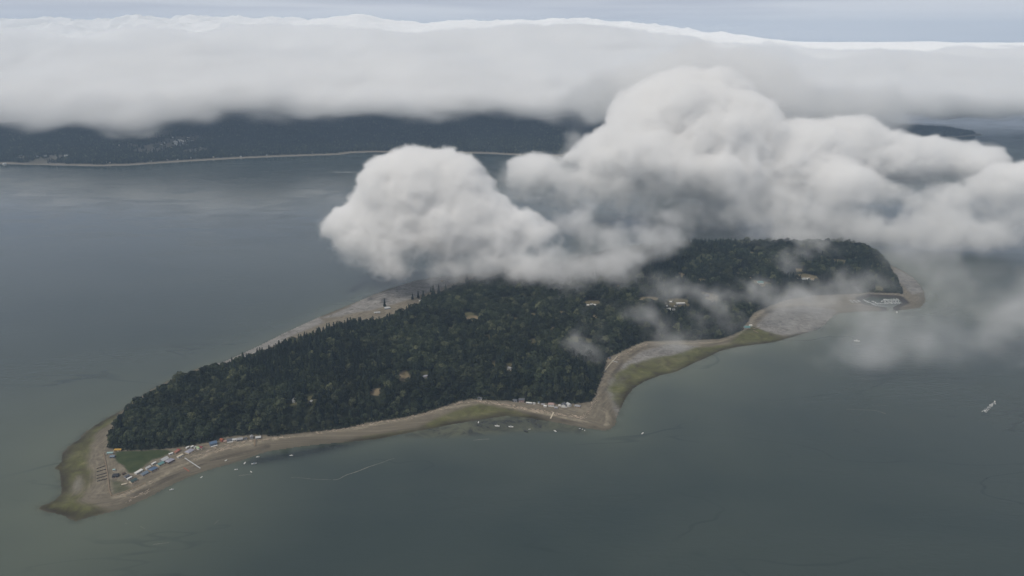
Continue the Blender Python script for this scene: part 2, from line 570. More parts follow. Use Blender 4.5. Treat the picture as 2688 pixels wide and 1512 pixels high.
    openg = ramp(noise(0.05, 5, 0.65), [(0.38, (0.045, 0.058, 0.026)), (0.62, (0.085, 0.09, 0.045))])
    straw = ramp(noise(0.07, 5, 0.65), [(0.35, (0.15, 0.125, 0.075)), (0.62, (0.235, 0.185, 0.12))])
    col = mix(attr('open'), col, openg)
    col = mix(attr('straw'), col, straw)
    rock = ramp(noise(0.3, 4, 0.7), [(0.35, (0.022, 0.02, 0.018)), (0.65, (0.07, 0.062, 0.054))])
    col = mix(attr('rock'), col, rock)
    L.new(col, b.inputs['Base Color'])
    bp = N.new('ShaderNodeBump')
    bp.inputs['Strength'].default_value = 0.5
    bp.inputs['Distance'].default_value = 0.6
    L.new(speck, bp.inputs['Height'])
    L.new(bp.outputs[0], b.inputs['Normal'])
    L.new(b.outputs[0], out.inputs['Surface'])
    return m


def ramp_f(N, L, fac, lo, hi):
    r = N.new('ShaderNodeMapRange')
    r.inputs['From Min'].default_value = lo
    r.inputs['From Max'].default_value = hi
    L.new(fac, r.inputs['Value'])
    return r.outputs[0]


_keepv = D_EDGE > -45
_keep = _keepv[:-1, :-1] & _keepv[1:, :-1] & _keepv[:-1, 1:] & _keepv[1:, 1:]
terrain = grid_mesh('terrain', P2[..., 0], P2[..., 1], Z, ground_material(),
                    dict(edge=np.clip(D_EDGE, -1, 200), algae=A_ALGAE, mud=A_MUD, lawn=A_LAWN, straw=A_STRAW, open=A_OPEN,
                         wood=sstep(-2, 4, D_WOOD), bar=A_BAR, dark=A_DARK, rock=sstep(-22, -17, D_BAS) * sstep(4, -1, D_BAS)), _keep)
tag(terrain, kind='structure')

# ------------------------------------------------------------------ water
SHOAL = [(1100, 1118), (1190, 1085), (1263, 1066), (1330, 1072), (1440, 1098), (1540, 1120), (1530, 1136), (1400, 1128), (1310, 1132), (1230, 1140), (1140, 1146), (1060, 1148)]


def water_material():
    m, N, L = new_mat('sea_water')
    out = N.new('ShaderNodeOutputMaterial')
    b = N.new('ShaderNodeBsdfPrincipled')
    geo = N.new('ShaderNodeNewGeometry')
    b.inputs['IOR'].default_value = 1.333

    def noise(scale, detail, rough, sx=1.0, sy=1.0, rot=0.0, dist=0.0):
        mp = N.new('ShaderNodeMapping')
        mp.inputs['Scale'].default_value = (sx, sy, 1)
        mp.inputs['Rotation'].default_value = (0, 0, rot)
        L.new(geo.outputs['Position'], mp.inputs['Vector'])
        n = N.new('ShaderNodeTexNoise')
        n.inputs['Scale'].default_value = scale
        n.inputs['Detail'].default_value = detail
        n.inputs['Roughness'].default_value = rough
        n.inputs['Distortion'].default_value = dist
        L.new(mp.outputs[0], n.inputs['Vector'])
        return n.outputs['Fac']

    def mixc(f, a, c):
        x = N.new('ShaderNodeMix')
        x.data_type = 'RGBA'
        L.new(f, x.inputs['Factor'])
        for s, v in (('A', a), ('B', c)):
            if isinstance(v, tuple):
                x.inputs[s].default_value = (*v, 1)
            else:
                L.new(v, x.inputs[s])
        return x.outputs['Result']

    def mul(a, c):
        x = N.new('ShaderNodeMath')
        x.operation = 'MULTIPLY'
        for k, v in enumerate((a, c)):
            if isinstance(v, float):
                x.inputs[k].default_value = v
            else:
                L.new(v, x.inputs[k])
        return x.outputs[0]
    # silty green water over deeper grey water, in broad drifting patches
    patch = noise(0.0013, 4, 0.55, 1, 1.6, 0.4, 0.6)
    deep = mixc(ramp_f(N, L, patch, 0.38, 0.62), (0.028, 0.043, 0.041), (0.040, 0.055, 0.050))
    a1 = N.new('ShaderNodeAttribute')
    a1.attribute_name = 'silt'
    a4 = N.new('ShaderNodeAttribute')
    a4.attribute_name = 'still_reflection'
    deep = mixc(a4.outputs['Fac'], deep, (0.006, 0.010, 0.010))  # dark reflections of the wood, painted into the water colour
    col = mixc(a1.outputs['Fac'], deep, (0.100, 0.118, 0.088))
    a2 = N.new('ShaderNodeAttribute')
    a2.attribute_name = 'shoal'
    bed = mixc(ramp_f(N, L, noise(0.022, 5, 0.65, 1, 1, 0, 0.8), 0.40, 0.60), (0.022, 0.022, 0.014), (0.085, 0.088, 0.050))
    col = mixc(a2.outputs['Fac'], col, bed)
    COLR = col
    # wind: ripple fields and slicks
    slick = ramp_f(N, L, noise(0.0028, 5, 0.6, 1.0, 2.2, 0.35, 1.2), 0.42, 0.60)
    r = N.new('ShaderNodeMapRange')
    r.inputs['To Min'].default_value = 0.06
    r.inputs['To Max'].default_value = 0.16
    L.new(slick, r.inputs['Value'])
    L.new(r.outputs[0], b.inputs['Roughness'])
    cl = N.new('ShaderNodeMath')
    cl.operation = 'SUBTRACT'
    L.new(noise(0.0019, 3, 0.5, 1.0, 2.6, 0.2, 0.5), cl.inputs[0])
    cl.inputs[1].default_value = 0.52
    ab = N.new('ShaderNodeMath')
    ab.operation = 'ABSOLUTE'
    L.new(cl.outputs[0], ab.inputs[0])
    lane = mul(ramp_f(N, L, ab.outputs[0], 0.009, 0.002), ramp_f(N, L, noise(0.004, 2, 0.5), 0.45, 0.6))
    rip = noise(0.085, 3, 0.55, 1.0, 2.0, 0.25)
    rip2 = noise(0.028, 2, 0.5, 1.0, 2.4, -0.2)
    ad = N.new('ShaderNodeMath')
    ad.operation = 'ADD'
    L.new(rip, ad.inputs[0])
    L.new(mul(rip2, 1.5), ad.inputs[1])
    bp = N.new('ShaderNodeBump')
    bp.inputs['Distance'].default_value = 1.0
    st = N.new('ShaderNodeMapRange')
    st.inputs['To Min'].default_value = 0.10
    st.inputs['To Max'].default_value = 0.36
    L.new(slick, st.inputs['Value'])
    a3 = N.new('ShaderNodeAttribute')
    a3.attribute_name = 'open'
    L.new(mixc(mul(lane, 0.5), COLR, (0.016, 0.026, 0.026)), b.inputs['Base Color'])
    L.new(mul(st.outputs[0], a3.outputs['Fac']), bp.inputs['Strength'])
    L.new(ad.outputs[0], bp.inputs['Height'])
    L.new(bp.outputs[0], b.inputs['Normal'])
    L.new(b.outputs[0], out.inputs['Surface'])
    return m


def build_water():
    far = np.array([13000, 11000, 9000, 7500, 6200, 5200, 4400, 3800, 3300, 2900, 2400])
    xs = np.concatenate([-far, np.arange(-1960, 2000, 12.0), far[::-1]])
    ys = np.concatenate([[-2400, -1600, -800, -200, 300, 600], np.arange(780, 3300, 12.0), [3500, 3900, 4400, 5200, 6500, 8500, 11000, 14000, 17000]])
    PW = np.stack(np.meshgrid(xs, ys, indexing='ij'), -1)
    d = -signed(PW, E)                        # metres out from the tide line
    x, y = PW[..., 0], PW[..., 1]
    n = fbm2(np.clip(xs, -4000, 4000), np.clip(ys, 0, 6000), 90, 77, 4)
    d = np.where(signed(PW, BASIN) > 0, 150.0, d)
    silt = np.exp(-np.clip(d, 0, None) / 55.0) * 0.75
    west = np.exp(-np.clip(d, 0, None) / 420.0) * sstep(-200, -640, x) * sstep(2000, 1250, y) * 0.95
    bay = np.exp(-np.clip(d, 0, None) / 120.0) * sstep(250, 420, x) * 0.85
    silt = np.clip(np.maximum.reduce([silt, west, bay]) + 0.10 * n * np.exp(-np.clip(d, 0, None) / 300.0), 0, 1)
    still_reflection = sstep(-14, 22, 9 * n + signed(PW, pts([(650, 1202), (780, 1170), (1060, 1126), (1085, 1138), (900, 1184), (790, 1214), (690, 1226), (620, 1224)])))  # where the painted tree reflections lie; ripples are calmed here too
    silt = silt * (1 - still_reflection)
    shoal = sstep(-14, 16, signed(PW, pts(SHOAL)) + 8 * n) * 0.9
    shoal = np.maximum(shoal, 0.5 * np.exp(-np.clip(d, 0, None) / 5.0))
    calm = (0.35 + 0.65 * sstep(20, 260, d + 40 * n)) * (1 - .75 * still_reflection)
    o = grid_mesh('water', x, y, np.zeros_like(x), water_material(), dict(silt=silt, shoal=shoal, open=calm, still_reflection=still_reflection))
    tag(o, kind='structure')


build_water()


# ------------------------------------------------------------------ the far coast
FAR_EDGE = [(-700, 428), (-300, 430), (0, 431), (165, 435), (252, 437), (330, 435), (420, 429), (499, 424), (620, 417), (730, 412), (876, 407), (905, 405), (920, 402), (980, 400), (1080, 402), (1149, 401), (1277, 404), (1413, 411),
            (1480, 410), (1600, 404), (1750, 398), (1900, 392), (2050, 386), (2200, 380), (2330, 373), (2440, 366), (2530, 360), (2576, 356), (2578, 352), (2540, 347), (2470, 341), (2400, 337)]


def far_material():
    m, N, L = new_mat('far_shore')
    out = N.new('ShaderNodeOutputMaterial')
    b = N.new('ShaderNodeBsdfPrincipled')
    b.inputs['Roughness'].default_value = 0.95
    b.inputs['Specular IOR Level'].default_value = 0.1
    geo = N.new('ShaderNodeNewGeometry')
    n = N.new('ShaderNodeTexNoise')
    n.inputs['Scale'].default_value = 0.012
    n.inputs['Detail'].default_value = 6
    L.new(geo.outputs['Position'], n.inputs['Vector'])
    r = N.new('ShaderNodeValToRGB')
    e = r.color_ramp.elements
    e[0].position, e[0].color = 0.35, (0.02, 0.028, 0.018, 1)
    e[1].position, e[1].color = 0.7, (0.045, 0.052, 0.03, 1)
    L.new(n.outputs['Fac'], r.inputs[0])
    a = N.new('ShaderNodeAttribute')
    a.attribute_name = 'beach'
    mx = N.new('ShaderNodeMix')
    mx.data_type = 'RGBA'
    L.new(a.outputs['Fac'], mx.inputs['Factor'])
    L.new(r.outputs[0], mx.inputs['A'])
    mx.inputs['B'].default_value = (0.19, 0.17, 0.14, 1)
    a2 = N.new('ShaderNodeAttribute')
    a2.attribute_name = 'open'
    mx2 = N.new('ShaderNodeMix')
    mx2.data_type = 'RGBA'
    L.new(a2.outputs['Fac'], mx2.inputs['Factor'])
    L.new(mx.outputs['Result'], mx2.inputs['A'])
    mx2.inputs['B'].default_value = (0.11, 0.105, 0.085, 1)
    L.new(mx2.outputs['Result'], b.inputs['Base Color'])
    L.new(b.outputs[0], out.inputs['Surface'])
    return m


FE = pts(FAR_EDGE)
FPOLY = np.concatenate([FE, np.array([[FE[-1][0] + 300, 11500], [-9500, 11500], [-9500, FE[0][1]]])])
FX = np.arange(-5600, 6200, 26.0)
FY = np.concatenate([np.arange(4700, 8200, 26.0), np.arange(8200, 10500, 90.0)])
PF = np.stack(np.meshgrid(FX, FY, indexing='ij'), -1)
FD = signed(PF, FPOLY)
_fn = fbm2(FX, FY, 900, 21, 4)
FZ = np.where(FD > 0, 0.3 + 4 * sstep(0, 50, FD) + 30 * sstep(50, 260, FD) * (0.7 + 0.5 * _fn) + 75 * sstep(250, 1900, FD) * (0.8 + 0.35 * _fn), -2.0)
FOPEN = np.zeros_like(FZ)
TOWN = [(455, 372, 60, 20), (520, 385, 45, 8), (120, 405, 40, 6), (340, 380, 34, 6), (420, 360, 40, 10), (155, 402, 30, 4), (60, 402, 20, 3)]
_tn = fbm2(FX, FY, 120, 22, 3)
for a_, b_, rx_, ry_ in TOWN:
    c_ = at(a_, b_, 45)
    dp_ = c_.y * CP + 655 * SP
    FOPEN = np.maximum(FOPEN, sstep(-.2, .3, 1 - np.sqrt(((PF[..., 0] - c_.x) / (rx_ * dp_ / F_PX)) ** 2 + ((PF[..., 1] - c_.y) / (ry_ * dp_ / F_PX / max(.07, -ray(a_, b_).z))) ** 2) + 0.3 * _tn))
_k = FD > -60
far_land = grid_mesh('far_hills', PF[..., 0], PF[..., 1], FZ, far_material(), dict(beach=sstep(75, 50, FD) * 1.0, open=FOPEN),
                     _k[:-1, :-1] & _k[1:, :-1] & _k[:-1, 1:] & _k[1:, 1:])
tag(far_land, kind='structure')


def far_height(x, y):
    i = int(np.clip(round((x - FX[0]) / 26.0), 0, len(FX) - 1))
    j = int(np.clip(np.searchsorted(FY, y), 0, len(FY) - 1))
    return float(FZ[i, j])


def far_ground(px, py):
    p = at(px, py, 20)
    for _ in range(12):
        p = at(px, py, max(0.0, far_height(p.x, p.y)))
    return p


# ------------------------------------------------------------------ houses, boats and the rest
_mats = {}


def col(name, c, rough=0.75, var=0.12, scale=0.6):
    if name not in _mats:
        _mats[name] = paint(name, c, rough, var, scale)
    return _mats[name]


PAL = dict(white=(.62, .62, .60), cream=(.52, .46, .36), grey=(.27, .27, .28), slate=(.10, .105, .12), lavender=(.30, .30, .35), blue=(.09, .14, .22), steel=(.15, .19, .24), teal=(.26, .38, .38),
           sea=(.12, .24, .24), green=(.30, .40, .24), dgreen=(.055, .085, .085), red=(.30, .055, .045), dred=(.19, .04, .045), orange=(.28, .10, .06), yellow=(.46, .28, .06), black=(.035, .035, .04), brown=(.11, .08, .06),
           tan=(.33, .26, .18), salmon=(.36, .17, .13), timber=(.22, .17, .12), glass=(.03, .04, .05), pink=(.35, .25, .22), pale=(.42, .43, .43))


def C_(n):
    return col('paint_' + n, PAL[n])


class MB:
    """collects plain solids into one mesh"""

    def __init__(self):
        self.v, self.f = [], []

    def box(self, x0, x1, y0, y1, z0, z1):
        i = len(self.v)
        self.v += [(x, y, z) for z in (z0, z1) for y in (y0, y1) for x in (x0, x1)]
        self.f += [tuple(i + k for k in q) for q in ((0, 2, 3, 1), (4, 5, 7, 6), (0, 1, 5, 4), (2, 6, 7, 3), (0, 4, 6, 2), (1, 3, 7, 5))]
        return self

    def prism(self, prof, x0, x1):
        """profile in (y, z), drawn out along x"""
        i, n = len(self.v), len(prof)
        self.v += [(x0, y, z) for y, z in prof] + [(x1, y, z) for y, z in prof]
        self.f += [tuple(i + k for k in range(n))[::-1], tuple(i + n + k for k in range(n))]
        self.f += [(i + k, i + (k + 1) % n, i + n + (k + 1) % n, i + n + k) for k in range(n)]
        return self

    def loft(self, rings, caps=True):
        i, n = len(self.v), len(rings[0])
        for r in rings:
            self.v += list(r)
        for a in range(len(rings) - 1):
            for k in range(n):
                self.f.append((i + a * n + k, i + a * n + (k + 1) % n, i + (a + 1) * n + (k + 1) % n, i + (a + 1) * n + k))
        if caps:
            self.f += [tuple(i + k for k in range(n))[::-1], tuple(i + (len(rings) - 1) * n + k for k in range(n))]
        return self

    def build(self, name, mat, parent=None):
        o = mesh_obj(name, self.v, self.f, mat, parent)
        bm = bmesh.new()
        bm.from_mesh(o.data)
        bmesh.ops.recalc_face_normals(bm, faces=bm.faces)
        bm.to_mesh(o.data)
        bm.free()
        return o


def empty(name, loc, rz=0.0):
    o = bpy.data.objects.new(name, None)
    o.location = loc
    o.rotation_euler = (0, 0, rz)
    o.empty_display_size = 2
    COL.objects.link(o)
    return o


def metres(px, p):
    return px * (p.y * CP + (CAM_H - p.z) * SP) / F_PX


SHORE = at(523, 1234) - at(390, 1307)
A_SPIT = math.atan2(SHORE.y, SHORE.x)
_s2 = at(1497, 1064) - at(1369, 1051)
A_MID = math.atan2(_s2.y, _s2.x)
_s3 = at(678, 1149) - at(560, 1165)
A_ROW = math.atan2(_s3.y, _s3.x)


def house(name, px, py, wpx, roof, wall, label, cat='house', rz=0.0, kind='gable', depth=.72, deck=None, h=2.7, clear=False, far=False, group=None, chimney=False):
    p = far_ground(px, py + wpx * .12) if far else ground(px, py + wpx * .12)
    L_ = metres(wpx, p) * (.86 if kind != 'long' else .95)
    W = max(3.0, L_ * (depth if kind not in ('long', 'flat') else .38))
    t = empty(name, (p.x, p.y, p.z - .1), rz)
    tag(t, label, cat, group)
    a, b = L_ / 2, W / 2
    if kind in ('gable', 'long'):
        rise = W * (.30 if kind == 'gable' else .12)
        MB().prism([(-b, -1.2), (b, -1.2), (b, h), (0, h + rise), (-b, h)], -a, a).build('wall', C_(wall), t)
        o_ = .45
        sl = rise / b
        MB().prism([(-b - o_, h - o_ * sl + .05), (0, h + rise + .05), (b + o_, h - o_ * sl + .05), (b + o_, h - o_ * sl + .3), (0, h + rise + .32), (-b - o_, h - o_ * sl + .3)], -a - .5, a + .5).build('roof', C_(roof), t)
    elif kind == 'flat':
        MB().box(-a, a, -b, b, -1.2, h).build('wall', C_(wall), t)
        MB().prism([(-b - .5, h + .02), (b + .5, h + .5), (b + .5, h + .75), (-b - .5, h + .27)], -a - .5, a + .5).build('roof', C_(roof), t)
    elif kind == 'hip':
        MB().box(-a, a, -b, b, -1.2, h).build('wall', C_(wall), t)
        i = a - b * .8
        MB().loft([[(-a - .5, -b - .5, h + .02), (a + .5, -b - .5, h + .02), (a + .5, b + .5, h + .02), (-a - .5, b + .5, h + .02)],
                   [(-a - .5, -b - .5, h + .2), (a + .5, -b - .5, h + .2), (a + .5, b + .5, h + .2), (-a - .5, b + .5, h + .2)],
                   [(-i, -.15, h + W * .30), (i, -.15, h + W * .30), (i, .15, h + W * .30), (-i, .15, h + W * .30)]]).build('roof', C_(roof), t)
    if not far:
        # a door between windows on the side that faces the water
        for xx in ((-.55, .5) if L_ > 7 else (-.45,)):
            MB().box(a * xx - .8, a * xx + .8, -b - .06, -b + .02, 1.0, 2.1).build('window', C_('glass'), t)
        MB().box(a * .05, a * .05 + .95, -b - .07, -b + .02, -.1, 2.0).build('door', C_('timber' if wall != 'timber' else 'white'), t)
    if deck:
        d = MB().box(-a * .95, a * .95, -b - 3.2, -b - .1, .25, .45)
        for xx in (-a * .9, 0, a * .9):
            d.box(xx - .12, xx + .12, -b - 3.1, -b - 2.86, -1.0, .25)
        d.build('deck', C_(deck), t)
        r = MB().box(-a * .95, a * .95, -b - 3.2, -b - 3.12, 1.2, 1.3)
        for k in range(6):
            xx = -a * .94 + 1.88 * a * k / 5
            r.box(xx - .05, xx + .05, -b - 3.2, -b - 3.12, .45, 1.2)
        r.build('railing', C_('white' if deck != 'white' else 'timber'), t)
    if chimney:
        MB().box(a * .4, a * .4 + .8, b * .2, b * .2 + .8, h, h + W * .42).build('chimney', C_('brown'), t)
    HOUSE_CLEAR.append((p.x, p.y, max(L_, W) * .62 + 2.5))
    return t


HOUSE_CLEAR = []
S, Q = A_SPIT, A_SPIT + math.pi / 2
H_SPIT = [
    # name, px, py, width px, roof, wall, label, keyword arguments
    ('beach_hut', 310, 1181, 21, 'yellow', 'timber', 'long low hut with an orange yellow roof at the left end of the lawn', dict(rz=.05, kind='flat', h=2.6)),
    ('beach_cabin', 289, 1190, 17, 'teal', 'grey', 'cabin with a pale teal roof beside the sea wall by the wood', dict(rz=.05, kind='flat', depth=.6, h=2.8)),
    ('beach_cabin', 296, 1199, 13, 'steel', 'slate', 'blue grey cabin just below the pale teal roofed one', dict(rz=.1)),
    ('shed', 300, 1235, 6, 'teal', 'white', 'tiny teal roofed shed above the black cabin', dict(rz=.2, cat='shed')),
    ('beach_cabin', 304, 1248, 17, 'black', 'black', 'black square cabin next to the sea wall and groynes', dict(rz=.2, kind='hip', depth=.9, deck='brown')),
    ('shed', 325, 1244, 8, 'brown', 'brown', 'small dark brown shed right of the black cabin', dict(rz=S, cat='shed')),
    ('beach_cabin', 333, 1251, 13, 'slate', 'grey', 'slate grey roofed cabin between the brown shed and the dark green roof', dict(rz=S)),
    ('trailer', 340, 1256, 13, 'white', 'white', 'white trailer tucked against the dark green roofed cabin', dict(rz=S, kind='long', cat='trailer')),
    ('beach_cabin', 350, 1262, 20, 'dgreen', 'cream', 'cabin with a dark blue green roof nearest the tip of the spit', dict(rz=S, deck='timber')),
    ('trailer', 364, 1238, 22, 'white', 'white', 'long white trailer at the edge of the lawn beside the steel blue roof', dict(rz=S + .1, kind='long', cat='trailer')),
    ('beach_cabin', 379, 1243, 20, 'steel', 'grey', 'cabin with a dull steel blue roof in front of the long white trailer', dict(rz=S, deck='timber')),
    ('beach_cabin', 389, 1228, 14, 'pale', 'white', 'pale roofed annexe behind the bright blue roof', dict(rz=S)),
    ('beach_cabin', 402, 1231, 22, 'blue', 'tan', 'cabin with a bright blue roof and a broad deck', dict(rz=S, deck='brown', kind='hip')),
    ('trailer', 404, 1217, 12, 'white', 'white', 'white trailer at the right hand edge of the lawn behind the cream walled cabin', dict(rz=S, kind='long', cat='trailer')),
    ('beach_cabin', 421, 1218, 19, 'sea', 'cream', 'cream walled cabin with a dark sea green roof', dict(rz=S, deck='timber')),
    ('beach_house', 431, 1206, 22, 'pale', 'grey', 'large pale grey roofed house backing on to the lawn', dict(rz=S, depth=.8)),
    ('beach_house', 446, 1209, 22, 'lavender', 'brown', 'large lavender grey roofed house on posts, biggest on the spit', dict(rz=S, deck='brown', kind='hip')),
    ('camper', 449, 1192, 10, 'white', 'white', 'white camper parked at the far corner of the lawn', dict(rz=S - .3, kind='long', cat='camper')),
    ('beach_cabin', 462, 1187, 14, 'salmon', 'tan', 'cabin with a faded salmon roof behind the cream tent roof', dict(rz=S + .2)),
    ('beach_cabin', 470, 1183, 10, 'red', 'tan', 'small red roofed annexe of the salmon roofed cabin', dict(rz=Q)),
    ('trailer', 473, 1197, 17, 'cream', 'white', 'cream roofed trailer with an awning standing alone above the beach', dict(rz=S, kind='long', cat='trailer')),
    ('beach_house', 498, 1184, 23, 'lavender', 'cream', 'broad grey lavender house beside the log strewn beach', dict(rz=S + .1, kind='hip', deck='timber')),
    ('trailer', 492, 1176, 8, 'white', 'white', 'small white trailer behind the broad grey lavender house', dict(rz=S, kind='long', cat='trailer')),
    ('shed', 504, 1174, 8, 'white', 'pale', 'little white shed left of the light green roof', dict(rz=S, cat='shed')),
    ('shed', 512, 1176, 6, 'pale', 'white', 'tiny pale shed touching the light green roofed cabin', dict(rz=S, cat='shed')),
    ('beach_cabin', 521, 1177, 11, 'green', 'white', 'narrow cabin with a light green roof', dict(rz=Q)),
    ('beach_cabin', 529, 1176, 11, 'dred', 'cream', 'narrow cabin with a dark red roof', dict(rz=Q)),
    ('beach_house', 560, 1165, 20, 'blue', 'steel', 'big blue gabled beach house below the wood', dict(rz=A_ROW + .3, deck='white', h=4.6, chimney=True)),
    ('beach_cabin', 583, 1157, 11, 'orange', 'orange', 'steep red orange gabled cabin', dict(rz=Q, h=4.2)),
    ('beach_cabin', 591, 1160, 8, 'pink', 'tan', 'low pinkish cabin just below the red orange gable', dict(rz=A_ROW)),
    ('beach_cabin', 604, 1155, 17, 'slate', 'grey', 'dark grey cabin right of the red orange gable', dict(rz=A_ROW, deck='white')),
    ('beach_cabin', 616, 1155, 12, 'pale', 'white', 'small white walled cabin in the grey row', dict(rz=A_ROW, deck='timber')),
    ('beach_cabin', 630, 1153, 17, 'grey', 'slate', 'long mid grey cabin in the middle of the grey row', dict(rz=A_ROW)),
    ('beach_cabin', 645, 1152, 8, 'slate', 'pale', 'small slate roofed cabin between two grey ones', dict(rz=A_ROW)),
    ('beach_cabin', 661, 1149, 12, 'grey', 'grey', 'grey cabin with a steep gable to the beach, above the pier', dict(rz=A_ROW + 1.57, h=4.0)),
    ('beach_cabin', 678, 1149, 15, 'pale', 'slate', 'last cabin of the grey row, pale roof and dark walls', dict(rz=A_ROW, deck='timber')),
]
